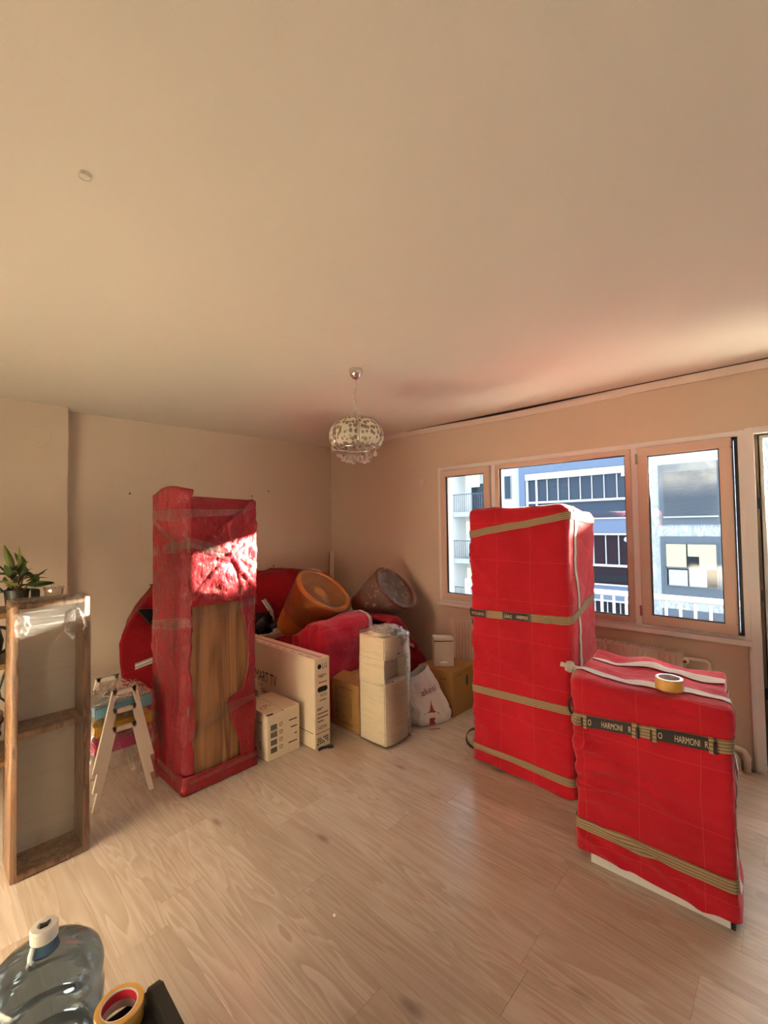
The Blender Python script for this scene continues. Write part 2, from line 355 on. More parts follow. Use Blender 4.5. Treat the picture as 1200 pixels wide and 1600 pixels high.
def m_marble():
    m = mat('grey_marble', (0.5, 0.52, 0.55), 0.4); t = NT(m); co = t.coord(scale=(1, 1.0, 1.0), rot=(0.7, 0, 0)); w = t.noise(t.coord(scale=(1, 2.5, 0.9), rot=(0.8, 0, 0)), 1.2, 6, 0.65, 1.6)
    t.set(t.p.inputs['Base Color'], t.ramp(w, [(0.30, (0.14, 0.155, 0.175)), (0.47, (0.27, 0.28, 0.29)), (0.52, (0.13, 0.145, 0.17)), (0.58, (0.29, 0.30, 0.31)), (0.8, (0.20, 0.215, 0.235))])); return m
M_MARBLE = m_marble()

# ================================================================== ROOM SHELL
XW, ZC = 3.60, 2.545
X0, Y0 = -0.85, -3.0
def struct(o, label, cat): return tag(o, label, cat, kind='structure')
# floor with laminate planks
fl = thing('floor', 'pale oak laminate floor of the whole room', 'floor', (0, 0, 0), kind='structure')
box('underlay', (X0, XW+0.2, Y0, 4.6, -0.10, -0.009), M_SLAB, fl)
PW, PL = 0.192, 1.285
def plank_mesh(l, w):
    mb = MB(); b = 0.0006
    x0_, x1_, y0_, y1_ = 0.0002, w-0.0002, 0.0002, l-0.0002
    mb.add([(x0_, y0_, -0.008), (x1_, y0_, -0.008), (x1_, y1_, -0.008), (x0_, y1_, -0.008), (x0_, y0_, -b), (x1_, y0_, -b), (x1_, y1_, -b), (x0_, y1_, -b),
            (x0_+b, y0_+b, 0), (x1_-b, y0_+b, 0), (x1_-b, y1_-b, 0), (x0_+b, y1_-b, 0)],
           [(3, 2, 1, 0), (0, 1, 5, 4), (1, 2, 6, 5), (2, 3, 7, 6), (3, 0, 4, 7), (4, 5, 9, 8), (5, 6, 10, 9), (6, 7, 11, 10), (7, 4, 8, 11), (8, 9, 10, 11)])
    return mb.mesh('plank')
full = plank_mesh(PL, PW); full.materials.append(M_FLOOR)
x = XW-0.005; row = 0
while x > X0:
    w = min(PW, x-X0); xa = x-w
    y = Y0-random.random()*PL
    yend = 4.28+(XW-x)*0.058+0.02
    while y < yend-0.02:
        a, b = max(y, Y0), min(y+PL, yend)
        if b-a > 0.03:
            me = full if (b-a > PL-1e-4 and w > PW-1e-4) else plank_mesh(b-a, w)
            o = link('plank', me, M_FLOOR, fl); o.location = (xa, a, 0)
        y += PL
    x -= PW; row += 1
# back wall (slightly out of square) and its boxed-out projection on the left
struct(MB().prism([(XW+0.2, 4.27), (0.80, 4.438), (0.80, 4.75), (XW+0.2, 4.75)], -0.1, ZC, 'z').build('wall_back', M_WALL), 'cream painted back wall with screw holes', 'wall')
struct(box('wall_pillar', (X0, 0.858, 4.298, 4.7, -0.1, ZC), M_WALL), 'cream wall projection at left with a painted-over round cover', 'wall')
struct(box('wall_left', (X0-0.2, X0, Y0, 4.5, -0.1, ZC), M_CEIL), 'cream side wall beside the camera', 'wall')
struct(box('wall_front', (X0-0.2, XW+0.2, Y0-0.2, Y0, -0.1, ZC), M_CEIL), 'cream wall behind the camera', 'wall')
# window wall : openings  window 0.272..2.622 x 0.80..2.112 ; door -0.80..0.19 ; second window -2.7..-1.05
ww = MB()
ww.box(XW, XW+0.2, 2.622, 4.5, -0.1, ZC); ww.box(XW, XW+0.2, 0.235, 2.622, -0.1, 0.765); ww.box(XW, XW+0.2, Y0, 2.622, 2.122, ZC)
ww.box(XW, XW+0.2, -1.05, -0.86, -0.1, 2.122); ww.box(XW, XW+0.2, Y0, -2.8, -0.1, 2.122); ww.box(XW, XW+0.2, -2.8, -1.05, -0.1, 0.5)
struct(ww.build('wall_window', M_WALL), 'cream wall with the window band and balcony door', 'wall')
ce = struct(box('ceiling', (X0-0.2, XW+0.2, Y0-0.2, 4.75, ZC, ZC+0.2), M_CEIL), 'plain cream ceiling', 'ceiling')
# loose trim strip along the ceiling/window wall joint, sagging in the middle
def strip(u, v):
    y = 4.24-u*7.0; sag = 0.020*math.exp(-((y-1.75)/0.75)**2)+0.006*math.exp(-((y-0.2)/0.8)**2)
    sec = [(XW-0.001, -0.052), (XW-0.012, -0.050), (XW-0.028, -0.012), (XW-0.030, -0.001), (XW-0.001, -0.001), (XW-0.001, -0.052)]
    s = sec[int(round(v*5))]; return (s[0]-sag*0.25, y, ZC+s[1]-sag)
struct(grid_obj('trim_1', strip, 90, 5, M_CEIL, smooth=False), 'narrow cream cornice strip coming loose above the window', 'trim')
def joint_shade(u, v):
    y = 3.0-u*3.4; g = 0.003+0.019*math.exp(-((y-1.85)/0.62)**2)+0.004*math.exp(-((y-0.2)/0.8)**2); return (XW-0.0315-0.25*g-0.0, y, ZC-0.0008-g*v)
grid_obj('painted_joint_shade', joint_shade, 60, 1, M_BLACK, bpy.data.objects['trim_1'])  # black strip painted in for the shade inside the open joint
# -------- windows
def ring(mb, xa, xb, y0, y1, z0, z1, w):
    mb.box(xa, xb, y0, y1, z0, z0+w); mb.box(xa, xb, y0, y1, z1-w, z1); mb.box(xa, xb, y0, y0+w, z0+w, z1-w); mb.box(xa, xb, y1-w, y1, z0+w, z1-w); return mb
tr2 = MB(); tr2.box(3.588, 3.70, 2.588, 2.622, 0.80, 2.122); tr2.box(3.588, 3.70, 0.272, 2.588, 2.086, 2.122); tr2.box(3.594, 3.70, 0.272, 2.588, 0.80, 0.822)
tr2.box(3.59, 3.70, 1.965, 2.03, 0.822, 2.086); tr2.box(3.59, 3.70, 0.842, 0.905, 0.822, 2.086)
struct(tr2.build('trim_2', M_WHITE, bevel=0.002), 'white outer frame and mullions of the three-part window', 'window frame')
struct(MB().box(3.565, 3.78, 0.235, 2.64, 0.766, 0.80).build('trim_3', M_WHITE, bevel=0.004), 'white window sill board', 'sill')
tp = MB(); tp.box(3.580, 3.74, 0.238, 0.272, 0.80, 2.122); tp.box(3.574, 3.76, 0.192, 0.238, -0.01, 2.13); tp.box(3.574, 3.76, -0.86, 0.192, 2.09, 2.13)
struct(tp.build('trim_4', M_WHITE, bevel=0.003), 'white post between the window and the balcony door', 'door frame')
struct(MB().tube([(3.588, 0.243, 0.766), (3.583, 0.243, 0.5), (3.586, 0.241, 0.2), (3.583, 0.238, 0.0)], 0.012, 8).build('trim_5', M_WHITE, smooth=True), 'white vertical bead on the wall edge below the sill', 'trim')
M_SHUTS = mat('grey_lock_strip', (0.16, 0.12, 0.11), 0.5)
def sash(name, label, y0, y1, z0, z1, w, glass, ajar=0.0, xin=3.575, frame_m=None):
    hinge = (3.60, y1, (z0))                         # hinge on the left (large y)
    root = thing(name, label, 'window', hinge, kind='structure'); 
    P = []
    mb = MB(); ring(mb, xin, xin+0.06, y0, y1, z0, z1, w); sf = mb.build('sash_frame', frame_m or M_PVC, root, bevel=0.004)
    mb = MB(); ring(mb, xin+0.012, xin+0.03, y0+w-0.004, y1-w+0.004, z0+w-0.004, z1-w+0.004, 0.010); P.append(mb.build('gasket', M_RUBBER, sf))
    P.append(MB().box(xin+0.024, xin+0.028, y0+w, y1-w, z0+w, z1-w).build('pane', glass, sf))
    if ajar:
        P.append(MB().box(xin+0.05, xin+0.062, y0-0.004, y0+0.012, z0+0.01, z1-0.01).build('lock_strip', M_SHUTS, root))
        for zz in (z0+0.09, z1-0.08): P.append(MB().lathe([(0.008, -0.035), (0.008, 0.035)], (xin-0.006, y1+0.004, zz), 10).build('hinge', M_CHROME, root))
    root.rotation_euler = (0, 0, ajar)
    return root
sash('window_1', 'narrow left window with dusty glass in a sash tinted with warm light', 2.040, 2.586, 0.826, 2.082, 0.062, M_DIRTY)
w2 = thing('window_2', 'large fixed middle window pane behind the tall red cabinet', 'window', (3.62, 1.43, 0.82), kind='structure')
mb = MB(); ring(mb, 3.578, 3.64, 0.885, 1.985, 0.824, 2.084, 0.040); mb.build('frame', M_PVC, w2, bevel=0.004)
mb = MB(); ring(mb, 3.592, 3.612, 0.921, 1.949, 0.860, 2.048, 0.010); mb.build('gasket', M_RUBBER, w2)
box('pane', (3.604, 3.608, 0.925, 1.945, 0.864, 2.044), M_GLASS, w2)
sash('window_3', 'right window sash standing ajar with hazy sunlit glass', 0.302, 0.840, 0.828, 2.084, 0.064, M_DIRTY, ajar=-0.035)
mb = MB(); ring(mb, 3.60, 3.66, 0.274, 0.845, 0.822, 2.088, 0.018); tag(mb.build('window_rebate', M_BLACK), 'dark rebate around the ajar right sash', 'window frame', kind='structure')
# balcony door
dr = thing('door_1', 'glazed balcony door with brown edge at the right', 'door', (3.62, -0.33, 0), kind='structure')
mb = MB(); ring(mb, 3.62, 3.68, -0.845, 0.178, 0.03, 2.088, 0.028); mb.build('door_leaf', M_WHITE, dr, bevel=0.003)
mb = MB(); ring(mb, 3.600, 3.622, -0.858, 0.191, 0.0, 2.10, 0.014); mb.build('rebate', m_wood('brown_seal', (0.10, 0.06, 0.03), (0.16, 0.10, 0.05), (0.2, 0.13, 0.06)), dr)
mb = MB(); ring(mb, 3.615, 3.622, -0.846, 0.179, 0.02, 2.09, 0.010); mb.build('gasket', M_RUBBER, dr)
box('pane', (3.648, 3.652, -0.818, 0.151, 0.058, 2.06), M_GLASS, dr)
for zz in (0.45, 1.05, 1.62): box('striker_plate', (3.596, 3.604, 0.168, 0.186, zz, zz+0.07), M_BLACK, dr)
# window behind the camera
w4 = thing('window_4', 'wide window behind the camera', 'window', (3.62, -1.92, 0.5), kind='structure')
mb = MB(); ring(mb, 3.59, 3.66, -2.8, -1.05, 0.5, 2.122, 0.06); mb.box(3.59, 3.66, -1.955, -1.895, 0.56, 2.06); mb.build('frame', M_WHITE, w4)
for (a, b) in ((-2.74, -1.955), (-1.895, -1.11)): box('pane', (3.622, 3.626, a, b, 0.56, 2.062), M_GLASS, w4)

# ================================================================== OUTSIDE
bal = struct(box('balcony_slab', (3.80, 5.00, -3.0, 3.2, -0.22, -0.04), M_EXTC), 'balcony floor slab outside the window', 'balcony')
rl = thing('balcony_railing', 'white metal balcony railing outside the window', 'railing', (4.95, 0.1, -0.04))
MB().box(4.925, 4.975, -3.0, 3.2, 0.80, 0.85).build('top_rail', M_RAILW, rl, bevel=0.006)
MB().box(4.935, 4.965, -3.0, 3.2, 0.06, 0.09).build('bottom_rail', M_RAILW, rl)
bar = MB().box(-0.011, 0.011, -0.011, 0.011, 0, 0.71).mesh('baluster'); bar.materials.append(M_RAILW)
y = -2.97
while y < 3.2:
    o = link('baluster', bar, None, rl); o.location = (4.95, y, 0.09); y += 0.1155
bp_ = MB().box(-0.02, 0.02, -0.02, 0.02, 0, 0.85).mesh('post'); bp_.materials.append(M_RAILW)
for y in (-2.98, -1.0, 1.66, 3.18):
    o = link('post', bp_, None, rl); o.location = (4.95, y, -0.04)
struct(box('street', (3.8, 60, -40, 60, -9.2, -9.0), M_ASPH), 'street far below the balcony', 'street')
# blue-grey building with glazed balconies
XF = 19.0
bA = thing('blue_apartment_building', 'blue grey apartment building with glazed balconies across the street', 'building', (XF, 7, -9))
m = MB(); m.box(XF+0.35, XF+9, 4.3, 9.4, -9, 5.35); m.build('wall', M_BLUEF, bA)
for (a, b) in ((4.42, 4.72), (9.02, 9.30)): box('column', (XF-0.05, XF+0.4, a, b, -9, 5.35), M_BLUEF, bA)
for k in range(-2, 2):
    zo = 2.65*k
    box('parapet', (XF-0.03, XF+0.4, 4.72, 9.02, 1.14+zo-2.65+2.65, 1.70+zo), M_BLUEF, bA)
    box('ledge', (XF-0.08, XF+0.06, 4.72, 9.02, 1.70+zo, 1.75+zo), M_EXTW, bA)
    g = box('glazing', (XF+0.14, XF+0.17, 4.72, 9.02, 1.75+zo, 3.79+zo), M_SKYG if k >= 0 else M_DARKG, bA)
    box('rail', (XF+0.04, XF+0.13, 4.72, 9.02, 2.44+zo, 2.53+zo), M_EXTW, bA)
    box('head_beam', (XF-0.02, XF+0.14, 4.72, 9.02, 3.50+zo if k >= 0 else 3.70+zo, 3.78+zo), M_EXTW if k >= 0 else M_EXTC, bA)
    for j, y in enumerate((5.235, 5.71, 6.18, 6.64, 7.11, 7.57, 8.05)):
        box('mullion', (XF+0.08, XF+0.14, y-0.018, y+0.018, 2.53+zo, 3.52+zo if k >= 0 else 3.70+zo), M_EXTC, bA)
    box('mullion', (XF+0.05, XF+0.14, 8.49, 8.56, 1.75+zo, 3.52+zo), M_EXTW, bA); box('mullion', (XF+0.05, XF+0.14, 8.92, 9.02, 1.75+zo, 3.52+zo), M_EXTW, bA)
    if k >= 0: box('lintel', (XF-0.05, XF+0.3, 4.72, 9.02, 3.79+zo, 4.35+zo), M_BLUEF, bA)
MB().lathe([(0.001, 0), (0.10, 0.0), (0.10, 0.02)], n=14, M=Matrix.Translation((XF+0.13, 4.95, 0.88)) @ Matrix.Rotation(-math.pi/2, 4, 'Y')).build('wall_lamp', M_EXTW, bA)
box('junction_box', (XF+0.04, XF+0.13, 4.88, 5.06, 3.36, 3.50), M_EXTW, bA)
# white wall piece left of it
bW = thing('white_stair_tower', 'white rendered stair tower with a narrow window beside the blue building', 'building', (XF+0.6, 10, -9))
box('wall', (XF+0.6, XF+6, 9.4, 10.9, -9, 6.0), M_EXTW, bW); box('corner', (XF+0.3, XF+0.6, 9.4, 9.62, -9, 6.0), M_EXTC, bW)
for zo in (-2.65, 0, 2.65):
    f_ = box('window_frame', (XF+0.55, XF+0.62, 9.98, 10.36, 2.72+zo, 3.88+zo), M_EXTC, bW); box('pane', (XF+0.53, XF+0.56, 10.02, 10.32, 2.76+zo, 3.84+zo), M_SKYG, f_)
# marble clad building
bM = thing('marble_apartment_building', 'grey veined marble clad building with slate window bays across the street', 'building', (XF+0.1, 0, -9))
box('wall', (XF+0.1, XF+9, -1.5, 4.28, -9, 5.35), M_MARBLE, bM)
box('side_wing', (XF+0.1, XF+9, -9.0, -1.5, -9, 5.83), M_MARBLE, bM); box('sun_notch_wing', (XF+0.1, XF+9, -10.3, -9.0, -9, 5.60), M_MARBLE, bM); box('side_wing', (XF+0.1, XF+9, -14.0, -10.3, -9, 5.83), M_MARBLE, bM); box('unseen_sun_block', (XF+0.1, XF+0.9, -7.5, -2.0, 5.8, 7.4), M_MARBLE, bM); box('unseen_sun_block', (XF+0.1, XF+0.9, -14.0, -11.5, 5.8, 7.4), M_MARBLE, bM); box('unseen_sun_stub', (XF+0.1, XF+0.5, -8.56, -8.29, 5.8, 7.2), M_MARBLE, bM)  # unseen roof blocks and the lowered wing are added to shape the sunlight
for zo in (-5.3, -2.65, 0, 2.65):
    if zo != 2.65:
        box('bay_panel', (XF+0.02, XF+0.14, 1.70, 3.80, 1.44+zo, 3.66+zo), M_BLUED, bM)
        if zo in (0,):
            s_ = MB().box(XF+0.0, XF+0.03, 2.05, 3.63, 1.74+zo, 3.42+zo); s_.build('shutter_back', M_SHUT, bM)
            sl = MB().prism([(XF-0.035, 0), (XF, 0.0), (XF, 0.05)], 2.05, 3.63, 'y').mesh('slat'); sl.materials.append(M_SHUT)
            for i in range(28):
                o = link('slat', sl, None, bM); o.location = (0, 0, 1.74+i*0.06)
            box('shutter_sill', (XF-0.05, XF+0.03, 2.02, 3.66, 1.69, 1.74), M_EXTC, bM)
        else:
            fo = MB(); ring(fo, XF-0.02, XF+0.04, 2.08, 3.66, 1.84+zo, 3.43+zo, 0.05); fo.box(XF-0.02, XF+0.04, 2.10, 3.64, 2.50+zo, 2.56+zo); fo.build('window_frame', M_SHUT, bM)
            box('glass', (XF+0.005, XF+0.015, 2.12, 3.62, 1.88+zo, 3.40+zo), M_DARKG, bM)
            box('painted_reflection', (XF-0.01, XF+0.0, 3.00, 3.61, 2.56+zo, 3.38+zo), M_YREFL, bM); box('painted_reflection', (XF-0.01, XF+0.0, 2.12, 2.95, 2.95+zo, 3.38+zo), M_YREFL, bM)  # yellow patches: a bright building's reflection painted onto the window
            box('painted_reflection', (XF-0.01, XF+0.0, 2.12, 2.62, 2.56+zo, 2.95+zo), M_YREFL, bM)
            for i in range(6): box('curtain', (XF-0.012, XF-0.002+0.004*(i % 2), 2.42+i*0.085, 2.50+i*0.085, 1.89+zo, 2.50+zo), M_CURT, bM)
            box('curtain', (XF-0.008, XF-0.002, 2.98, 3.55, 1.89+zo, 2.45+zo), M_EXTC, bM)
# far white building with balconies seen through the left window
XG = 24.0
bG = thing('white_balcony_building', 'sunlit white apartment building with railed balconies seen through the left window', 'building', (XG, 16, -9))
M_EXTB = mat('lit_white_render', (0.62, 0.63, 0.62), 0.8)  # paler copy of the white render, daylight put into the colour
box('wall', (XG+1.4, XG+9, 12.2, 30, -9, 6.5), M_EXTB, bG)
box('tower', (XG-0.2, XG+1.6, 16.3, 17.6, -9, 7), M_EXTB, bG)
for zo in (-5.9, -2.95, 0, 2.95):
    b_ = box('balcony', (XG-0.1, XG+1.5, 14.0, 16.4, 2.05+zo, 2.35+zo), M_EXTC, bG)
    box('handrail', (XG-0.08, XG-0.04, 14.0, 16.3, 3.45+zo, 3.50+zo), M_SHUT, bG)
    for i in range(15): box('baluster', (XG-0.07, XG-0.05, 14.05+i*0.155, 14.07+i*0.155, 2.35+zo, 3.45+zo), M_SHUT, bG)
    box('window', (XG+1.36, XG+1.42, 14.6, 15.8, 2.4+zo, 4.2+zo), M_SKYG, bG); box('awning', (XG+0.2, XG+0.26, 14.5, 15.5, 0.95+zo, 1.75+zo), M_BEIGE, bG)

# ================================================================== RED WRAPPED CABINETS
class ClothBox:
    """rounded box whose surface is offset by folds; pt() maps a point of the sharp box onto the cloth"""
    def __init__(s, x0, x1, y0, y1, z0, z1, r=0.03, amp=0.008, seed=1.0, folds=(), cinch=(), top_fn=None, flare=0.0, hem=0.0, lean=None):
        s.b = (x0, x1, y0, y1, z0, z1); s.r = r; s.amp = amp; s.seed = seed; s.folds = folds; s.cinch = cinch; s.top_fn = top_fn; s.flare = flare; s.hem = hem; s.lean = lean
    def pt(s, p, extra=0.0):
        x0, x1, y0, y1, z0, z1 = s.b; r = s.r; p = Vector(p)
        c = Vector((min(max(p.x, x0+r), x1-r), min(max(p.y, y0+r), y1-r), min(max(p.z, z0), z1-r)))
        d = p-c
        if d.length < 1e-7: nrm = Vector((0, 0, 1)); q = p.copy()
        else: nrm = d.normalized(); q = c+nrm*r
        k = 1.0
        for (z, w) in s.cinch: k *= 1-0.85*math.exp(-((p.z-z)/w)**2)
        a = s.amp*k*(fbm(p, 3.2, s.seed, 2)*1.3+0.35*fbm((p.x*2, p.y*2, p.z*6), 3.0, s.seed+3, 2))
        kf = 1.0 if abs(nrm.y) < 0.5 else 0.4
        for (cy, cz, dy, dz, ln, wd, am) in s.folds:          # fold ridge: centre, direction, length, width, height (on the y-z or x-z face)
            h = p.y if True else p.x
            u = (h-cy)*dy+(p.z-cz)*dz; v = -(h-cy)*dz+(p.z-cz)*dy
            v += 0.012*math.sin(u*14+cy*9)
            am = am*1.5*kf; g = math.exp(-(v/wd)**2)*math.exp(-(u/ln)**4); a += am*g-am*0.6*math.exp(-((v-wd*1.8)/wd)**2)*math.exp(-(u/ln)**4)
        q = q+nrm*(a+extra)
        if s.flare and p.z < z0+0.25:
            t = 1-(p.z-z0)/0.25; hn = Vector((nrm.x, nrm.y, 0)); q += hn*s.flare*t*t*(0.6+0.8*noise.noise(Vector((p.x*7, p.y*7, s.seed))))
        if s.hem and p.z < z0+0.12:
            t = 1-(p.z-z0)/0.12; q.z += t*s.hem*(0.5+0.5*math.sin(p.y*9+p.x*7+s.seed)+0.4*noise.noise(Vector((p.x*6, p.y*6, s.seed+2))))
        if s.top_fn: q.z += s.top_fn(p)*max(0, (p.z-z0)/(z1-z0))**6
        if s.lean: q.y += s.lean*(q.x-x0)
        return q
    def build(s, name, mat_, parent, step=0.022):
        x0, x1, y0, y1, z0, z1 = s.b; bm = bmesh.new()
        nx = max(2, int((x1-x0)/step)); ny = max(2, int((y1-y0)/step)); nz = max(2, int((z1-z0)/step)); cache = {}
        def vert(i, j, k):
            key = (i, j, k)
            if key not in cache:
                f = lambda t, n: t/n
                cache[key] = bm.verts.new(s.pt((x0+(x1-x0)*i/nx, y0+(y1-y0)*j/ny, z0+(z1-z0)*k/nz)))
            return cache[key]
        def quad(a, b, c, d): bm.faces.new([vert(*a), vert(*b), vert(*c), vert(*d)])
        for k in range(nz):
            for i in range(nx): quad((i, 0, k), (i+1, 0, k), (i+1, 0, k+1), (i, 0, k+1)); quad((i+1, ny, k), (i, ny, k), (i, ny, k+1), (i+1, ny, k+1))
            for j in range(ny): quad((0, j+1, k), (0, j, k), (0, j, k+1), (0, j+1, k+1)); quad((nx, j, k), (nx, j+1, k), (nx, j+1, k+1), (nx, j, k+1))
        for i in range(nx):
            for j in range(ny): quad((i, j, nz), (i+1, j, nz), (i+1, j+1, nz), (i, j+1, nz))
        me = bpy.data.meshes.new(name); bm.to_mesh(me); bm.free()
        return link(name, me, mat_, parent, True)
    def band(s, name, path, w, mat_, parent, wdir=(0, 0, 1), off=0.004, closed=False, n=70, thick=0.003):
        """strap following sharp-box path (list of points); wdir = width direction"""
        P = [Vector(p) for p in path]
        if closed: P.append(P[0])
        L = [0]
        for a, b in zip(P[:-1], P[1:]): L.append(L[-1]+(b-a).length)
        wd = Vector(wdir)*w
        def fn(u, v):
            d = u*L[-1]; i = 0
            while i < len(L)-2 and L[i+1] < d: i += 1
            t = (d-L[i])/max(1e-9, L[i+1]-L[i]); p = P[i].lerp(P[i+1], t)+wd*(v-0.5)
            return s.pt(p, off)
        return grid_obj(name, fn, n, 3, mat_, parent, thick=thick, uv=(L[-1], 1.0), smooth=False)
def loop_path(b, zl, zr, zs=None):
    """horizontal strap round a cabinet: zl at (x0,y1) front-left, zr at (x0,y0), zs at (x1,y0)"""
    x0, x1, y0, y1 = b[:4]; zs = zr if zs is None else zs
    return [(x0, y1, zl), (x0, (y0+y1)/2, (zl+zr)/2), (x0, y0, zr), (x1, y0, zs), (x1, y1, (zs+zl)/2), (x0, y1, zl)]

# ---- tall red cabinet
tb = (2.555, 3.02, 0.968, 1.628, 0.0, 1.657)
tall = thing('wrapped_tall_cabinet', 'tall cabinet wrapped in red quilted blanket with four tan straps by the window', 'wrapped cabinet', (2.79, 1.30, 0))
tc_ = ClothBox(*tb, r=0.038, amp=0.014, seed=2.0, cinch=((1.54, 0.05), (0.985, 0.05), (0.48, 0.05), (0.095, 0.04)),
    folds=((1.50, 1.26, 0.85, 0.35, 0.20, 0.010, 0.010), (1.55, 1.18, 0.95, 0.2, 0.20, 0.012, 0.012), (1.52, 1.10, 0.9, 0.3, 0.22, 0.013, 0.016), (1.58, 1.34, 0.6, 0.8, 0.10, 0.012, 0.014), (1.60, 0.78, 0.5, 0.85, 0.12, 0.014, 0.014), (1.30, 0.66, 0.85, 0.5, 0.18, 0.012, 0.008), (1.05, 0.80, 0.3, 0.95, 0.3, 0.014, 0.008), (1.57, 0.30, 0.8, 0.6, 0.14, 0.014, 0.012), (1.1, 0.30, 0.9, 0.4, 0.2, 0.013, 0.007), (1.35, 1.22, 1, 0.05, 0.16, 0.009, 0.006), (1.42, 0.72, 0.8, 0.45, 0.20, 0.011, 0.010), (1.50, 0.60, 0.9, 0.35, 0.14, 0.010, 0.009),
           (1.25, 0.04, 1, 0.05, 0.4, 0.012, 0.012), (1.2, 0.015, 1, -0.04, 0.4, 0.010, 0.010)),
    top_fn=lambda p: -0.05*max(0, (p.x-2.62)/0.4)-0.012*fbm(p, 6, 4, 2)+0.02*math.exp(-((p.y-1.42)/0.1)**2)*max(0, (p.x-2.66)/0.3), flare=0.016, hem=0.022)
tc_.build('blanket', M_RED, tall)
box('cabinet_body', (2.60, 2.98, 1.01, 1.585, 0.0, 1.50), M_WHITE, tall)
for zl, zr, zs in ((1.484, 1.592, 1.60), (0.966, 0.994, 1.09), (0.472, 0.490, 0.50), (0.098, 0.090, 0.10)):
    tc_.band('strap', loop_path(tb, zl, zr, zs), 0.046, M_STRAP, tall, off=0.003, n=150)
tc_.band('strap', [(2.705, 0.968, 0.02), (2.70, 0.968, 0.8), (2.685, 0.968, 1.657), (2.685, 1.628, 1.657), (2.69, 1.628, 0.02)], 0.034, M_STRAPG, tall, wdir=(1, 0, 0), off=0.005, n=110)
def zline(y, zl=0.966, zr=0.994): return zl+(1.628-y)/(1.628-0.968)*(zr-zl)
LABT = []
for (a, b) in ((1.625, 1.50), (1.375, 1.20)):
    lab_t = tc_.band('strap_label', [(2.555, a, zline(a)), (2.555, b, zline(b))], 0.044, M_STRAPB, tall, off=0.009, n=16); LABT.append(lab_t)
    for yy in (a-0.004, b+0.004): tc_.band('buckle', [(2.555, yy+0.006, zline(yy)), (2.555, yy-0.006, zline(yy))], 0.052, M_BLACK, tall, off=0.011, n=4)
def warp_t(p): q = tc_.pt((2.555, p.y, p.z), 0.0135); return q
text('HARMONI', 0.030, (2.55, 1.510, zline(1.6)+0.011), '-x', M_STRAPT, LABT[0], rot=math.pi, sx=0.66, warp=warp_t)
text('GRAO', 0.030, (2.55, 1.366, zline(1.36)-0.011), '-x', M_STRAPT, LABT[1], sx=0.62, warp=warp_t)
text('HARMON', 0.030, (2.55, 1.285, zline(1.26)-0.011), '-x', M_STRAPT, LABT[1], sx=0.62, warp=warp_t)
def loopstrap(pts, r, parent, name='carry_loop'):
    mb = MB(); mb.tube(pts, r, 6); o = mb.build(name, M_STRAPB, parent, smooth=True); return o
def arc(c, a, b, n=12, t0=0, t1=math.pi): # c + a*cos + b*sin
    c, a, b = Vector(c), Vector(a), Vector(b); return [c+a*math.cos(t0+(t1-t0)*i/n)+b*math.sin(t0+(t1-t0)*i/n) for i in range(n+1)]
def ribbon(name, pts, w, wdir, m_, parent):
    wd = Vector(wdir)*w*0.5; vs_ = []; fs = []
    for p in pts: vs_ += [Vector(p)-wd, Vector(p)+wd]
    for i in range(len(pts)-1): fs.append((2*i, 2*i+1, 2*i+3, 2*i+2))
    o = MB().add(vs_, fs).build(name, m_, parent, smooth=True, fix=False); md = o.modifiers.new('t', 'SOLIDIFY'); md.thickness = 0.003; return o
ribbon('carry_loop', arc((2.62, 1.64, 0.11), (0, 0.0, 0.065), (0, 0.075, -0.02), 14), 0.035, (0.9, 0.4, 0), M_STRAPB, tall)
ribbon('carry_loop', arc((2.66, 1.64, 0.92), (0, 0.0, 0.09), (0, 0.035, 0), 12), 0.02, (0.9, 0.4, 0), M_STRAPB, tall)

# ---- short red cabinet in front
sb = (2.130, 2.700, 0.212, 0.800, 0.035, 0.815)
small = thing('wrapped_low_cabinet', 'low white cabinet wrapped in red blanket with lettered black strap at right', 'wrapped cabinet', (2.40, 0.5, 0))
sc_ = ClothBox(*sb, r=0.022, amp=0.018, seed=5.0, cinch=((0.665, 0.04), (0.17, 0.05)),
    folds=((0.70, 0.52, 0.95, 0.25, 0.12, 0.012, 0.018), (0.72, 0.44, 0.98, -0.2, 0.12, 0.012, 0.014), (0.55, 0.42, 0.95, 0.3, 0.2, 0.014, 0.008), (0.45, 0.10, 0.9, 0.4, 0.25, 0.014, 0.010), (0.70, 0.08, 0.8, 0.5, 0.12, 0.012, 0.012), (0.76, 0.58, 0.3, 0.95, 0.08, 0.012, 0.012), (0.70, 0.36, 0.98, -0.1, 0.16, 0.012, 0.014), (0.68, 0.30, 0.98, 0.05, 0.14, 0.010, 0.010), (0.5, 0.79, 0.97, 0.05, 0.3, 0.010, 0.008), (0.6, 0.765, 0.99, 0.09, 0.26, 0.008, 0.008)),
    top_fn=lambda p: 0.012+0.016*fbm(p, 5, 9, 3)+0.010*math.sin(p.x*30+p.y*4)*max(0, 1-abs(p.y-0.8)/0.2), flare=0.006, hem=0.018, lean=0.115)
sc_.build('blanket', M_RED, small, 0.018)
MB().prism([(2.175, 0.255), (2.66, 0.310), (2.66, 0.80), (2.175, 0.745)], 0.14, 0.74, 'z').build('cabinet_body', M_WHITE, small); MB().prism([(2.148, 0.240), (2.66, 0.300), (2.66, 0.80), (2.148, 0.745)], 0.0, 0.14, 'z').build('plinth', M_WHITE, small)
box('plinth_end', (2.148, 2.19, 0.225, 0.238, 0.0, 0.10), M_BLACK, small)
def zs1(y): return 0.640+(0.80-y)/0.588*0.048
sc_.band('strap', loop_path(sb, 0.640, 0.688, 0.70), 0.050, M_STRAP, small, off=0.004, n=120)
sc_.band('strap', loop_path(sb, 0.168, 0.176, 0.18), 0.048, M_STRAP, small, off=0.004, n=120)
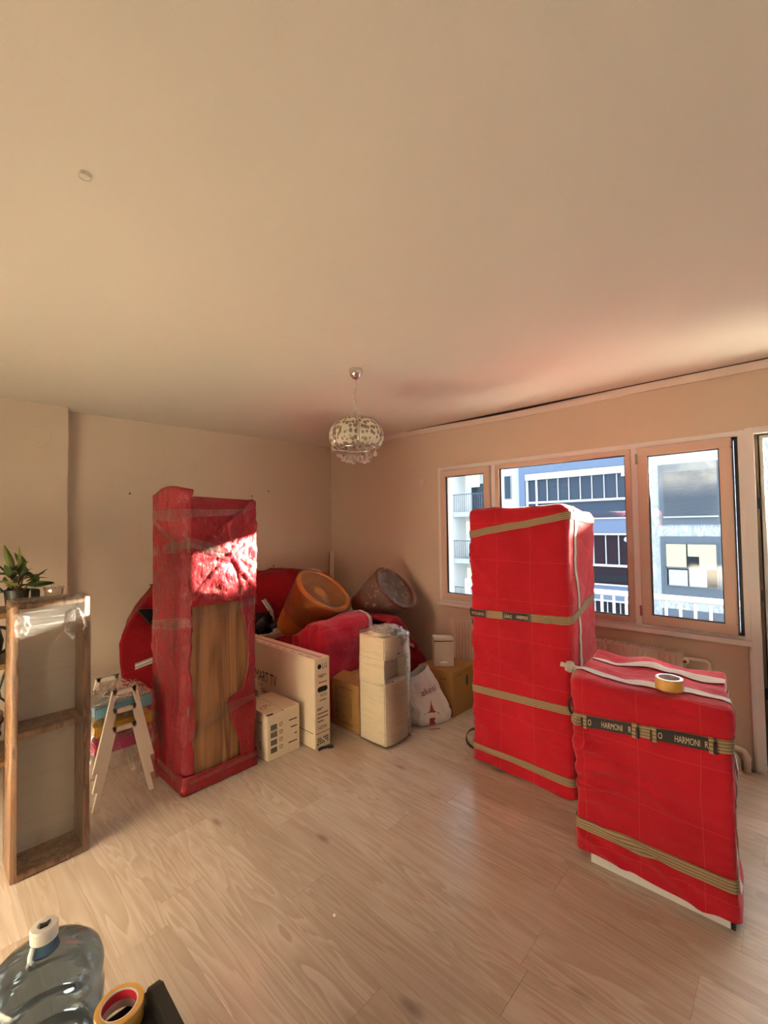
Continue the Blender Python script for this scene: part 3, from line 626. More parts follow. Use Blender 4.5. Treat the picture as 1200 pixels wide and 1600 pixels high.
for xx, x2 in ((2.255, 2.245), (2.52, 2.545)):
    sc_.band('strap', [(xx, 0.80, 0.10), (xx, 0.80, 0.815), (x2, 0.212, 0.815), (x2, 0.212, 0.10)], 0.060, M_STRAPW, small, wdir=(1, 0, 0), off=0.004, n=90)
LABS = []
for (a, b) in ((0.745, 0.545), (0.468, 0.278)):
    LABS.append(sc_.band('strap_label', [(2.13, a, zs1(a)), (2.13, b, zs1(b))], 0.048, M_STRAPB, small, off=0.010, n=20))
    for yy in (a+0.002, b-0.002): sc_.band('buckle', [(2.13, yy+0.009, zs1(yy)), (2.13, yy-0.009, zs1(yy))], 0.062, M_STRAP, small, off=0.013, n=4)
    for yy in (a+0.012, b-0.012): sc_.band('knot', [(2.13, yy+0.004, zs1(yy)-0.006), (2.13, yy-0.004, zs1(yy)-0.006)], 0.046, M_BLACK, small, off=0.016, n=4)
def warp_s(p): return sc_.pt((2.13, p.y, p.z+zs1(p.y)), 0.0145)
for a, lab_s in ((0.745, LABS[0]), (0.468, LABS[1])):
    text('O', 0.036, (2.12, a-0.012, -0.013), '-x', M_STRAPT, lab_s, sx=0.55, warp=warp_s)
    text('HARMONI', 0.036, (2.12, a-0.070, -0.013), '-x', M_STRAPT, lab_s, sx=0.52, warp=warp_s)
    text('R', 0.036, (2.12, a-0.178 if a > 0.6 else a-0.170, -0.013), '-x', M_STRAPT, lab_s, sx=0.55, warp=warp_s)
loopstrap(arc((2.14, 0.808, 0.69), (0, 0, 0.035), (0, 0.016, 0), 8), 0.006, small)
# rolled-up strap end sticking out at the top left corner
kn = MB(); kn.tube([(2.262, 0.775, 0.826), (2.258, 0.82, 0.832), (2.252, 0.86, 0.838), (2.246, 0.90, 0.842)], [0.010, 0.012, 0.011, 0.012], 8)
for i, (yy, r) in enumerate(((0.845, 0.020), (0.856, 0.023), (0.868, 0.019))):
    kn.tube([(2.252+r*math.cos(a), yy+0.004*math.sin(a*2), 0.836+r*math.sin(a)) for a in [2*math.pi*k/14 for k in range(14)]], 0.0065, 6, closed=True)
kn.build('rolled_strap_end', M_STRAPG, small, smooth=True)
def tape_roll(name, c, R_, r_, h, label, M=None):
    M = M or Matrix.Translation(c)
    t = thing(name, label, 'tape roll', c, 'amber packing tape rolls')
    prof = [(r_+0.003, 0), (R_-0.002, 0), (R_, 0.002), (R_, h-0.002), (R_-0.002, h), (r_+0.003, h), (r_+0.003, 0)]
    MB().lathe(prof, n=40, M=M).build('tape', M_TAPE, t, smooth=False)
    MB().lathe([(r_+0.0032, 0.0005), (r_, 0.0005), (r_, h-0.0005), (r_+0.0032, h-0.0005), (r_+0.0032, 0.0005)], n=40, M=M).build('card_core', M_CORE, t, smooth=False)
    return t, M
tape_roll('packing_tape_roll', (2.205, 0.425, 0.842), 0.052, 0.038, 0.048, 'amber packing tape roll on top of the low red cabinet')

# ================================================================== LEFT WRAPPED WARDROBE
lw = thing('wrapped_wardrobe', 'tall wooden wardrobe half unwrapped from shiny film-covered red blanket', 'wrapped wardrobe', (1.33, 2.88, 0))
LB = (1.112, 1.548, 2.655, 3.13, 0.0, 1.72)
box('carcass', (1.128, 1.535, 2.672, 3.11, 0.03, 1.68), M_WALNUT, lw)
def prof_at(pts, z):
    for (x0_, z0_), (x1_, z1_) in zip(pts[:-1], pts[1:]):
        lo, hi = min(z0_, z1_), max(z0_, z1_)
        if lo <= z <= hi: return x0_+(x1_-x0_)*((z-z0_)/(z1_-z0_) if abs(z1_-z0_) > 1e-9 else 0)
    return pts[0][0] if abs(z-pts[0][1]) < abs(z-pts[-1][1]) else pts[-1][0]
leftE = [(1.143, 1.12), (1.143, 1.088), (1.150, 0.965), (1.132, 0.812), (1.128, 0.705), (1.150, 0.587), (1.166, 0.461), (1.166, 0.315), (1.150, 0.286), (1.166, 0.073), (1.17, 0.03)]
rightE = [(1.456, 1.13), (1.458, 1.109), (1.457, 1.043), (1.500, 0.874), (1.512, 0.724), (1.500, 0.646), (1.462, 0.512), (1.38, 0.484), (1.372, 0.470), (1.39, 0.351), (1.453, 0.174), (1.457, 0.068), (1.452, 0.03)]
def cr(p, a=0.010, s=1.0): return a*(fbm(p, 7*s, 11, 3)+0.5*fbm((p[0]*2, p[1]*2, p[2]*0.8), 14*s, 12, 2))
# left flap + left side + back + right side: swept around the corner, opening in front
def flapL(u, v):
    z = 0.055+v*1.70
    xe = prof_at(leftE, z) if z < 1.12 else 1.145+0.012*math.sin(z*9)
    # path: back-left corner -> left side -> rounded front-left corner -> front edge
    L1, L2 = 0.45, 0.05+xe-1.112
    d = u*(L1+L2)
    bul = 0.012*math.sin(math.pi*min(1, d/L1))
    if d < L1-0.04: p = Vector((1.10-bul, 3.13-d, z)); n = Vector((-1, 0, 0))
    else:
        e = d-(L1-0.04); R_ = 0.05; al = R_*math.pi/2
        if e < al: a = e/R_; p = Vector((1.10+R_-R_*math.cos(a), 2.72-R_*math.sin(a), z)); n = Vector((-math.cos(a), -math.sin(a), 0))
        else: p = Vector((1.10+R_+(e-al)*0.9, 2.665-0.0*e, z)); n = Vector((0, -1, 0))
        p.x = min(p.x, xe+0.004*math.sin(z*40)) if e >= al*0.8 else p.x
    p += n*(cr(p, 0.011)+0.006)
    p.z += 0.05*max(0, v-0.93)/0.07*(0.3+math.sin(u*3.0)*0.9)      # top curls up
    if v < 0.05: p -= n*0.0; 
    return p
grid_obj('blanket_side', flapL, 46, 110, M_REDFILM, lw, thick=0.012, flip=True)
def backR(u, v):
    z = 0.055+v*1.685; L1, L2 = 0.46, 0.47
    d = u*(L1+L2)
    if d < L1: p = Vector((1.10+d, 3.135, z)); n = Vector((0, 1, 0))
    else: p = Vector((1.556, 3.135-(d-L1), z)); n = Vector((1, 0, 0))
    p += n*(cr(p, 0.008)+0.004); return p
grid_obj('blanket_back', backR, 40, 90, M_REDFILM, lw, thick=0.010, flip=True)
def frontR(u, v):
    z = 0.05+v*1.09; xe = prof_at(rightE, z); x_ = xe+(1.562-xe)*u
    p = Vector((x_, 2.656, z)); p.y -= cr(p, 0.010)+0.005-0.02*max(0, (x_-1.545)/0.02); return p
grid_obj('blanket_right_edge', frontR, 12, 80, M_REDFILM, lw, thick=0.010)
def frontBack(u, v):      # smooth inner layer at the top front
    zt = 1.745-0.012*u; z = 1.08+v*(zt-1.08); p = Vector((1.135+u*0.405, 2.662, z)); p.y -= 0.4*cr(p, 0.010); 
    if v > 0.93: p.y += (v-0.93)/0.07*0.02
    return p
grid_obj('blanket_inner_layer', frontBack, 30, 50, M_REDFILM, lw, thick=0.006)
def frontFlap(u, v):      # diagonal flap: bounded above by the line from (1.53,1.70) to (1.12,1.37)
    x_ = 1.128+u*0.430; zt = min(1.372+(x_-1.112)*0.86, 1.725); zb = 1.092+0.03*(x_-1.14)+0.010*math.sin(x_*40)
    z = zb+v*(zt-zb); p = Vector((x_, 2.648, z))
    ridge = 0.016*math.exp(-((z-1.30-(x_-1.30)*1.1)/0.02)**2)+0.014*math.exp(-((z-1.33+(x_-1.42)*1.3)/0.018)**2)+0.012*math.exp(-((x_-1.44+(z-1.3)*0.2)/0.014)**2)
    p.y -= cr(p, 0.016, 1.3)+0.010+ridge; return p
grid_obj('blanket_front_flap', frontFlap, 60, 60, M_REDFILM, lw, thick=0.010)
def skirt(u, v):
    P = [(1.098, 3.135), (1.098, 2.648), (1.562, 2.648), (1.562, 3.135)]; L = [0, 0.487, 0.951, 1.438]; d = u*1.438; i = 0
    while i < 2 and L[i+1] < d: i += 1
    t = (d-L[i])/(L[i+1]-L[i]); a = Vector((*P[i], 0)).lerp(Vector((*P[i+1], 0)), t); c = Vector((1.33, 2.89, 0)); o = (a-c)*1.0
    z = 0.004+v*0.10; a = c+o*(1.012+0.02*(1-v)); a.z = z+0.008*fbm(a, 8, 3, 2)*v; return a+(o.normalized()*0.006*fbm((a.x, a.y, z*4), 9, 4, 2))
grid_obj('blanket_bottom_fold', skirt, 90, 8, M_REDFILM, lw, thick=0.008)
# blanket roll curling over the top left corner
def curl(u, v):
    a = -0.6+u*4.6; r = 0.036-0.012*u; y = 2.70+v*0.40; sg = 0.05*v
    return Vector((1.128+r*math.cos(a)*1.25, y, 1.752-sg*0.8+r*math.sin(a)+0.006*fbm((a, y*4, 0), 3, 2, 2)))
grid_obj('blanket_curl', curl, 26, 24, M_REDFILM, lw, thick=0.006)
def tapeband(pts, w, name='tape_band'):
    def fn(u, v):
        d = u*(len(pts)-1); i = min(int(d), len(pts)-2); p = Vector(pts[i]).lerp(Vector(pts[i+1]), d-i); p.z += (v-0.5)*w*(1+0.3*math.sin(u*7)); p.y -= 0.004*noise.noise(p*20); return p
    return grid_obj(name, fn, 40, 3, M_TAPEC, lw)
yf = 2.618
tapeband([(1.075, 3.10, 1.64), (1.075, 2.70, 1.63), (1.11, yf, 1.64), (1.56, yf+0.01, 1.655), (1.585, 2.75, 1.655)], 0.055)
tapeband([(1.075, 3.10, 1.40), (1.078, 2.70, 1.44), (1.12, yf, 1.47), (1.40, yf, 1.40), (1.56, yf, 1.30), (1.585, 2.8, 1.25)], 0.05)
tapeband([(1.075, 3.10, 1.62), (1.078, 2.72, 1.45), (1.14, yf, 1.45), (1.35, yf, 1.36), (1.555, yf, 1.46), (1.585, 2.75, 1.5)], 0.03)
tapeband([(1.075, 3.10, 0.93), (1.078, 2.70, 0.99), (1.12, yf, 1.00), (1.30, yf+0.02, 1.03), (1.56, yf, 1.08)], 0.05)
tapeband([(1.12, yf, 0.34), (1.30, yf+0.02, 0.41), (1.45, yf, 0.45), (1.565, yf, 0.46), (1.585, 2.8, 0.46)], 0.055)
tapeband([(1.075, 3.05, 0.10), (1.078, 2.70, 0.085), (1.13, 2.615, 0.08), (1.57, 2.615, 0.09)], 0.03)
ribbon('loose_tape_end', [(1.06, 2.98, 0.95), (1.055, 2.96, 0.85), (1.05, 2.95, 0.74), (1.055, 2.93, 0.70)], 0.02, (0.3, 0.9, 0), M_TAPEC, lw)

# ================================================================== WRAPPED BOOKCASE (left)
bk = thing('wrapped_bookcase', 'narrow two-bay wooden bookcase with ivory back wrapped in clear stretch film', 'bookcase', (0.46, 2.66, 0))
bx = (0.312, 0.608, 2.570, 2.752, 0.0, 1.225)
box('side_panel', (0.312, 0.336, 2.570, 2.752, 0, 1.222), M_OAK, bk, 0.002); box('side_panel', (0.584, 0.608, 2.570, 2.752, 0, 1.226), M_OAK, bk, 0.002)
box('top_panel', (0.336, 0.584, 2.570, 2.752, 1.196, 1.222), M_OAK, bk, 0.002); box('shelf', (0.336, 0.584, 2.572, 2.742, 0.618, 0.644), M_OAK, bk, 0.002)
box('bottom_panel', (0.336, 0.584, 2.570, 2.752, 0.0, 0.028), M_OAK, bk, 0.002); box('back_panel', (0.336, 0.584, 2.742, 2.750, 0.028, 1.196), m_card('pale_back_board', (0.80, 0.70, 0.56), 0.03), bk)
box('label_sticker', (0.43, 0.462, 2.739, 2.742, 0.03, 0.075), M_CARDW, bk)
def filmbox(name, b, m_, parent, e=0.006, amp=0.003, seed=1, top=True, step=0.03):
    c = ClothBox(b[0]-e, b[1]+e, b[2]-e, b[3]+e, b[4]+0.002, b[5]+e, r=0.012, amp=amp, seed=seed); return c.build(name, m_, parent, step)
filmbox('stretch_film', bx, M_FILM, bk, seed=3)
def crump(c, ax_, ay_, az_, n_, seed, m_, parent, name='film_crumple', amp=0.35):
    def fn(u, v):
        a = u*2*math.pi; b = (v-0.5)*math.pi; d = Vector((math.cos(b)*math.cos(a), math.cos(b)*math.sin(a), math.sin(b)))
        k = 1+amp*fbm(d, 2.6, seed, 3); return Vector(c)+Vector((d.x*ax_, d.y*ay_, d.z*az_))*k
    return grid_obj(name, fn, n_, n_//2, m_, parent, closed_u=True)
crump((0.545, 2.560, 1.10), 0.040, 0.006, 0.065, 28, 3, M_FILMS, bk); crump((0.345, 2.56, 1.12), 0.028, 0.006, 0.05, 24, 5, M_FILMS, bk)
crump((0.44, 2.58, 1.232), 0.10, 0.015, 0.010, 30, 8, M_FILMS, bk); crump((0.545, 2.575, 1.225), 0.05, 0.012, 0.014, 24, 9, M_FILMS, bk)
ribbon('film_tail', [(0.50, 2.556, 1.075), (0.48, 2.552, 1.06), (0.475, 2.552, 1.045), (0.465, 2.55, 1.03)], 0.006, (0.5, 0, 0.8), M_FILMC, bk)

# ================================================================== STACKED STOOLS
def stool(z, seat_m, label):
    t = thing('stool', label, 'stool', (0.86, 3.03, z), 'three nested stools in film')
    zz = z
    box('seat', (0.712, 1.012, 2.895, 3.175, zz+0.282, zz+0.345), seat_m, t, 0.006)
    for y0_, y1_ in ((2.866, 2.886), (3.184, 3.204)):
        mb = MB(); w = 0.024
        tl, trr, bl, br = (0.790, zz+0.425), (0.915, zz+0.425), (0.695, zz), (1.012, zz)
        mb.prism([tl, trr, (trr[0]-0.006, trr[1]-w), (tl[0]+0.006, tl[1]-w)], y0_, y1_)
        for (t_0, b_0, s) in ((tl, bl, 1), (trr, br, -1)):
            mb.prism([t_0, (t_0[0]+s*w, t_0[1]), (b_0[0]+s*w, b_0[1]), b_0], y0_, y1_)
        mb.build('leg_frame', M_WOODW, t)
    return t
stool(0.0, M_PINK, 'magenta-seated stool with white A-frame legs, bottom of the nested stack')
stool(0.103, M_YEL, 'mustard-seated stool with white A-frame legs, middle of the nested stack')
stool(0.206, M_BLUE, 'blue-seated stool with white A-frame legs, top of the nested stack')
def drape(u, v):
    # skirted sheet hanging over the stools
    a = u*2*math.pi; c = Vector((0.863, 3.035, 0)); P = Vector((math.cos(a), math.sin(a), 0)); m_ = max(abs(P.x), abs(P.y)); P = P/m_
    if v < 0.45:
        k = v/0.45; r = k*0.165; z = 0.655-0.09*k+0.012*fbm((u*9, v*9, 1), 1.2, 3, 2)
    else:
        k = (v-0.45)/0.55; r = 0.165+0.018*k; z = 0.565-0.52*k
    q = c+Vector((P.x*r*0.99, P.y*r*0.80, z)); q += P*0.006*fbm(q, 9, 6, 3); return q
tag(grid_obj('plastic_sheet', drape, 72, 40, M_FILMC, closed_u=True), 'crinkled clear plastic film draped over the stack of stools', 'plastic film')

# ================================================================== CARTONS
def carton(name, label, b, m_, lid=True):
    t = thing(name, label, 'box', ((b[0]+b[1])/2, (b[2]+b[3])/2, b[4]))
    box('carton', b, m_, t, 0.003); return t
tv = carton('television_box', 'tall slim television carton printed with smart tv standing on its edge', (1.935, 2.068, 2.498, 3.56, 0, 0.622), M_CARDW)
xf_ = 1.9335
text('SMART TV', 0.120, (xf_, 3.315, 0.322), '-x', M_INK, tv, sx=0.62)
text('webOS', 0.030, (xf_, 3.23, 0.285), '-x', M_REDINK, tv, sx=0.8)
text('108cm | 43', 0.060, (xf_, 3.20, 0.232), '-x', M_INK, tv, sx=0.72)
yf_ = 2.4965
MB().lathe([(0.0005, 0), (0.0165, 0), (0.0165, 0.001)], n=20, M=Matrix.Translation((1.975, yf_, 0.565)) @ Matrix.Rotation(math.pi/2, 4, 'X')).build('logo_disc', M_INK, tv)
text('LG', 0.048, (1.998, yf_, 0.548), '-y', M_INK, tv, sx=0.8)
hh = MB(); hp = [(1.975+0.018*math.cos(a), 0.405+0.018*math.sin(a)) for a in [math.pi/2+math.pi*k/8 for k in range(9)]]+[(2.028+0.018*math.cos(a), 0.405+0.018*math.sin(a)) for a in [-math.pi/2+math.pi*k/8 for k in range(9)]]
hh.prism(hp, yf_-0.001, yf_+0.004).build('hand_hole', M_BLACK, tv)
text('4K', 0.03, (1.98, yf_, 0.352), '-y', M_GREYINK, tv, sx=0.7); text('HDR', 0.03, (2.004, yf_, 0.352), '-y', M_GREYINK, tv, sx=0.6)
for (xa, xb, zz, m_) in ((1.965, 2.035, 0.500, M_GREYINK), (1.975, 2.01, 0.488, M_GREYINK), (1.968, 2.04, 0.450, M_REDINK), (1.975, 2.035, 0.326, M_GREYINK), (1.955, 2.005, 0.272, M_GREYINK), (1.955, 1.99, 0.262, M_GREYINK), (1.955, 2.048, 0.236, M_INK), (1.955, 2.05, 0.208, M_INK), (1.955, 2.01, 0.182, M_INK)):
    box('print_line', (xa, xb, yf_-0.0005, yf_+0.002, zz, zz+0.0055), m_, tv)
text('HDMI', 0.036, (1.960, yf_, 0.128), '-y', M_INK, tv, sx=0.85)
box('print_line', (1.94, 2.063, yf_-0.0005, yf_+0.002, 0.104, 0.107), M_INK, tv); box('print_line', (xf_-0.0005, xf_+0.002, 2.52, 3.55, 0.104, 0.107), M_INK, tv)
for i in range(6):
    for j in range(3):
        if (i+j) % 4: box('print_mark', (1.955+i*0.0165, 1.967+i*0.0165, yf_-0.0005, yf_+0.002, 0.030+j*0.016, 0.041+j*0.016), M_GREYINK, tv)
MB().prism([(1.947, 0.026), (1.966, 0.026), (1.9565, 0.043)], yf_-0.001, yf_+0.002).build('warning_mark', M_INK, tv)
MB().box(1.99, 2.012, 2.51, 3.55, 0.6215, 0.623).build('top_tape', M_CARDIN, tv)
for i in range(9): box('print_line', (1.952, 1.958, 2.56+i*0.10, 2.62+i*0.10, 0.6215, 0.6228), M_GREYINK, tv)
sx_ = carton('small_carton', 'short pale cardboard box with check boxes in front of the television carton', (1.628, 1.886, 2.612, 2.965, 0, 0.298), M_CARDW)
MB().prism([(1.626, 0.298), (1.752, 0.300), (1.752, 0.308), (1.626, 0.306)], 2.630, 2.965).build('lid_flap', M_CARDW, sx_)
MB().prism([(1.758, 0.299), (1.888, 0.298), (1.888, 0.306), (1.758, 0.307)], 2.612, 2.965).build('lid_flap', M_CARDW, sx_)
box('lid_gap', (1.752, 1.758, 2.615, 2.96, 0.2975, 0.2995), M_BLACK, sx_); box('corner_gap', (1.629, 1.675, 2.613, 2.632, 0.297, 0.3005), M_BLACK, sx_)
text('CFL', 0.06, (1.655, 2.70, 0.3085), 'z', M_REDINK, sx_, sx=1.0, rot=0.5)
for i in range(4):
    z0_ = 0.195-i*0.050
    box('barcode_block', (1.652, 1.700, 2.6105, 2.613, z0_, z0_+0.034), M_GREYINK, sx_)
    mb = MB(); x_ = 1.722
    mb.box(x_, x_+0.022, 2.6105, 2.613, z0_+0.010, z0_+0.0125); mb.box(x_, x_+0.022, 2.6105, 2.613, z0_+0.0295, z0_+0.032); mb.box(x_, x_+0.0025, 2.6105, 2.613, z0_+0.0125, z0_+0.0295); mb.box(x_+0.0195, x_+0.022, 2.6105, 2.613, z0_+0.0125, z0_+0.0295)
    mb.build('check_box', M_INK, sx_)
    w = (0.065, 0.05, 0.02, 0.07)[i]; box('print_line', (1.862-w, 1.862, 2.6105, 2.613, z0_+0.020, z0_+0.027), M_INK, sx_)
text('0', 0.085, (1.6265, 2.71, 0.055), '-x', M_INK, sx_, sx=0.6); box('print_line', (1.6265, 1.629, 2.68, 2.72, 0.232, 0.238), M_INK, sx_)
bl = carton('brown_carton', 'brown cardboard box with open flaps behind the water dispenser', (2.292, 2.62, 2.425, 2.745, 0, 0.352), M_CARDB)
M4 = Matrix.Translation((2.292, 2.585, 0.352)) @ Matrix.Rotation(-0.25, 4, 'Y')
MB().box(0, 0.13, -0.155, 0.155, 0, 0.004, M4).build('flap', M_CARDB, bl)
M4 = Matrix.Translation((2.30, 2.425, 0.352)) @ Matrix.Rotation(0.5, 4, 'X')
MB().box(0, 0.30, 0, 0.12, 0.004, 0.008, M4).build('flap', M_CARDB, bl)
box('tape_strip', (2.40, 2.45, 2.43, 2.74, 0.3525, 0.355), M_FILMC, bl)
xq = 2.2905
for (a, b, z0_, z1_) in ((2.66, 2.50, 0.30, 0.315), (2.70, 2.67, 0.05, 0.30), (2.66, 2.52, 0.09, 0.094), (2.66, 2.52, 0.24, 0.244), (2.664, 2.66, 0.09, 0.244), (2.52, 2.516, 0.09, 0.244), (2.48, 2.45, 0.04, 0.06), (2.68, 2.50, 0.04, 0.055)):
    box('print_line', (xq, xq+0.003, b, a, z0_, z1_), mat_dark if False else M_SHELF, bl)
br_ = carton('brown_square_carton', 'brown cardboard box under the radiator behind the white bag', (2.990, 3.36, 2.075, 2.43, 0, 0.356), M_CARDB)
box('print_mark', (2.9885, 2.992, 2.14, 2.20, 0.285, 0.30), M_SHELF, br_); box('print_mark', (3.06, 3.12, 2.0735, 2.077, 0.315, 0.325), M_SHELF, br_)
MB().prism([(3.20+0.024*math.cos(a)*0.7, 0.25+0.045*math.sin(a)) for a in [2*math.pi*k/14 for k in range(14)]], 2.0735, 2.079).build('hand_hole', M_BLACK, br_)
wb = thing('white_bin_box', 'small ivory box with a loose lid on the brown carton by the radiator', 'box', (3.12, 2.27, 0.358))
Rw = Matrix.Translation((3.125, 2.262, 0.358)) @ Matrix.Rotation(-0.80, 4, 'Z')
MB().box(-0.083, 0.083, -0.06, 0.06, 0, 0.212, Rw).build('body', M_CARDG, wb, bevel=0.004)
MB().box(-0.086, 0.086, -0.063, 0.063, 0, 0.022, Rw @ Matrix.Translation((0, 0, 0.214)) @ Matrix.Rotation(0.05, 4, 'Y')).build('lid', M_CARDG, wb, bevel=0.004)
MB().box(-0.08, 0.08, -0.0615, 0.05, 0.208, 0.215, Rw).build('lid_gap', M_BLACK, wb)
MB().prism([(0.035*math.cos(a), 0.03+0.014*math.sin(a)) for a in [math.pi*k/10 for k in range(11)]], -0.0615, -0.058).build('torn_patch', M_WHITE, wb).matrix_parent_inverse = Matrix.Translation(-wb.location) @ Rw
# dark clip on the floor
cl = thing('black_strap_buckle', 'small black strap end lying on the floor by the television carton', 'strap', (2.0, 2.485, 0.0))
ribbon('strap', [(1.945, 2.478, 0.004), (1.97, 2.470, 0.012), (2.0, 2.466, 0.008), (2.03, 2.452, 0.010), (2.045, 2.446, 0.006)], 0.035, (0.45, 0.89, 0), M_STRAPB, cl)
MB().box(-0.02, 0.02, -0.012, 0.012, 0.0, 0.016, Matrix.Translation((2.03, 2.45, 0.0)) @ Matrix.Rotation(-0.5, 4, 'Z')).build('buckle', M_BLACK, cl, bevel=0.003)

# ================================================================== WATER DISPENSER
wd = thing('water_dispenser', 'cream floor-standing water dispenser wrapped in clear film', 'water dispenser', (2.385, 2.26, 0))
def disp_sec(bulge, y0_=2.140):
    pts = [(2.262, 2.392), (2.262, y0_)]
    for i in range(1, 12): u = i/12; pts.append((2.262+0.248*u, y0_-bulge*math.sin(math.pi*u)))
    pts += [(2.510, y0_), (2.510, 2.392)]; return pts
MB().prism(disp_sec(0.020), 0.012, 0.430, 'z').build('lower_body', M_CREAM, wd, bevel=0.006)
MB().prism(disp_sec(0.020), 0.605, 0.762, 'z').build('head', M_CREAM, wd, bevel=0.006)
for xa_ in (2.262, 2.500): box('side_cheek', (xa_, xa_+0.010, 2.142, 2.392, 0.430, 0.605), M_CREAM, wd)
mbn = MB(); mbn.box(2.272, 2.500, 2.23, 2.392, 0.430, 0.605); mbn.build('niche', M_NICHE, wd)
MB().prism([(a, b-0.006) for a, b in disp_sec(0.024)[1:-1]]+[(2.510, 2.19), (2.262, 2.19)], 0.418, 0.446, 'z').build('drip_tray', M_CREAM, wd, bevel=0.004)
for xx in (2.35, 2.42): MB().tube([(xx, 2.245, 0.585), (xx, 2.205, 0.58), (xx, 2.20, 0.555)], 0.010, 8).build('tap', M_NICHE, wd, smooth=True)
MB().lathe([(0.112, 0.762), (0.112, 0.79), (0.10, 0.80), (0.06, 0.80), (0.05, 0.785), (0.001, 0.785)], (2.386, 2.268, 0), 28).build('bottle_collar', M_CREAM, wd, smooth=True)
box('badge', (2.375, 2.405, 2.1195, 2.124, 0.635, 0.641), M_INK, wd); box('led', (2.32, 2.332, 2.119, 2.126, 0.452, 0.458), M_REDINK, wd)
box('foot', (2.28, 2.495, 2.15, 2.385, 0.0, 0.012), M_BLACK, wd)
fc = ClothBox(2.254, 2.520, 2.108, 2.400, 0.004, 0.800, r=0.02, amp=0.006, seed=8, top_fn=lambda p: 0.020*fbm(p, 9, 5, 3)-0.012); fc.build('stretch_film', M_FILMD, wd, 0.02)
crump((2.44, 2.16, 0.745), 0.075, 0.05, 0.055, 36, 13, M_FILMW, wd, amp=0.5); crump((2.38, 2.24, 0.795), 0.11, 0.10, 0.030, 40, 17, M_FILMW, wd, amp=0.6)

# ================================================================== PLASTIC BAG
bg_ = thing('plastic_bag', 'white printed plastic carrier bag slumped beside the water dispenser', 'bag', (2.83, 2.13, 0))
def bag(u, v):
    a = u*2*math.pi; z = v
    r = (1-v**1.7)*1.0; 
    rx = 0.205*(1-0.62*v**1.2)*(0.82+0.18*math.sin(min(1, v*5)*math.pi/2)); ry = 0.115*(1-0.85*v**1.3)*(0.75+0.25*math.sin(min(1, v*5)*math.pi/2))
    cx = 2.845-0.10*v; k = 1+0.10*fbm((math.cos(a)*1.3, math.sin(a)*1.3, v*2.2), 1.8, 6, 3)+0.05*math.sin(a*7+v*3)*v
    d = Vector((math.cos(a)*rx*k, math.sin(a)*ry*k, 0)); rot = Matrix.Rotation(-0.42, 3, 'Z'); d = rot @ d
    return Vector((cx, 2.185, 0.004))+d+Vector((0, 0.04*v, 0.405*v*(1-0.10*math.cos(a+2.6)*v)))
bagm = grid_obj('bag_body', bag, 72, 40, M_BAG, bg_, closed_u=True)
bm = bmesh.new(); bm.from_mesh(bagm.data); bvh = BVHTree.FromBMesh(bm); bm.free()
nrm_b = Vector((-0.66, -0.72, 0.22)).normalized(); rb = Vector((0.72, -0.66, 0)).normalized(); ub = nrm_b.cross(rb)*-1
if ub.z < 0: ub = -ub
def bagproj(p):
    h = bvh.ray_cast(p+nrm_b*0.5, -nrm_b); return (h[0]+nrm_b*0.003) if h[0] else p
Rb = Matrix((rb, ub, nrm_b)).transposed(); ob = Vector((2.70, 2.14, 0.25))
def bag_text(s, size, dx, dz, m_, rot=0, sx=1): text(s, size, ob+rb*dx+ub*dz, Rb, m_, bg_, rot=rot, sx=sx, warp=bagproj)
M_PURP = mat('purple_print', (0.22, 0.02, 0.10), 0.6)
bag_text('akesi', 0.070, -0.01, -0.015, M_PURP, rot=0.30, sx=0.95)
def bag_poly(pts, m_):
    me = bpy.data.meshes.new('print'); me.from_pydata([bagproj(ob+rb*a+ub*b) for a, b in pts], [], [tuple(range(len(pts)))]); link('printed_motif', me, m_, bg_)
bag_poly([(0.02, -0.135), (0.045, -0.125), (0.055, -0.08), (0.062, -0.04), (0.066, -0.08), (0.08, -0.12), (0.105, -0.135)], M_REDINK)
bag_poly([(0.045, -0.225), (0.09, -0.225), (0.09, -0.175), (0.045, -0.175)], M_REDINK); bag_poly([(0.0, -0.145), (0.12, -0.148), (0.125, -0.138), (0.0, -0.140)], M_PURP)
bag_poly([(0.03, -0.245), (0.11, -0.243), (0.11, -0.237), (0.03, -0.239)], M_REDINK)

# ================================================================== RED FURNITURE AT THE BACK
# sofa along the back wall under a dark red cover
so = thing('covered_sofa', 'long sofa under a dark red blanket against the back wall', 'sofa', (2.2, 4.0, 0))
box('sofa_body', (1.42, 3.16, 3.86, 4.24, 0.0, 0.98), M_CARDB, so, 0.02)
def sofa_cover(u, v):
    x_ = 1.47+u*1.75; hem = 0.60+0.115*max(0, (x_-2.2)/1.0)+0.02*math.sin(x_*6) if x_ > 1.95 else 0.06+0.54*max(0, (x_-1.6)/0.35)
    top = 1.058+0.018*math.sin(x_*3.2)-0.05*max(0, (x_-3.0)/0.2)**2-0.16*max(0, (1.42-x_)/0.18)**1.5+0.012*math.exp(-((x_-2.72)/0.03)**2)
    Lf = top-hem; Lt = 0.40; d = v*(Lf+Lt)
    if d < Lf: p = Vector((x_, 3.83, hem+d)); n = Vector((0, -1, 0)); p.y += 0.05*max(0, 1-(top-p.z)/0.10)**2+0.0
    else: p = Vector((x_, 3.83+0.05+(d-Lf), top)); n = Vector((0, 0, 1))
    f = 0.022*fbm((p.x*0.9, p.y, p.z*1.6), 2.4, 21, 3)+0.010*math.sin((p.z+0.35*(p.x-2.4))*26)*(0.5+0.5*noise.noise(p*2))
    f += 0.022*math.exp(-((p.z-0.80-0.07*(x_-2.2))/0.03)**2)
    return p+n*(f+0.012)
grid_obj('blanket', sofa_cover, 100, 50, M_REDDK, so, thick=0.012)
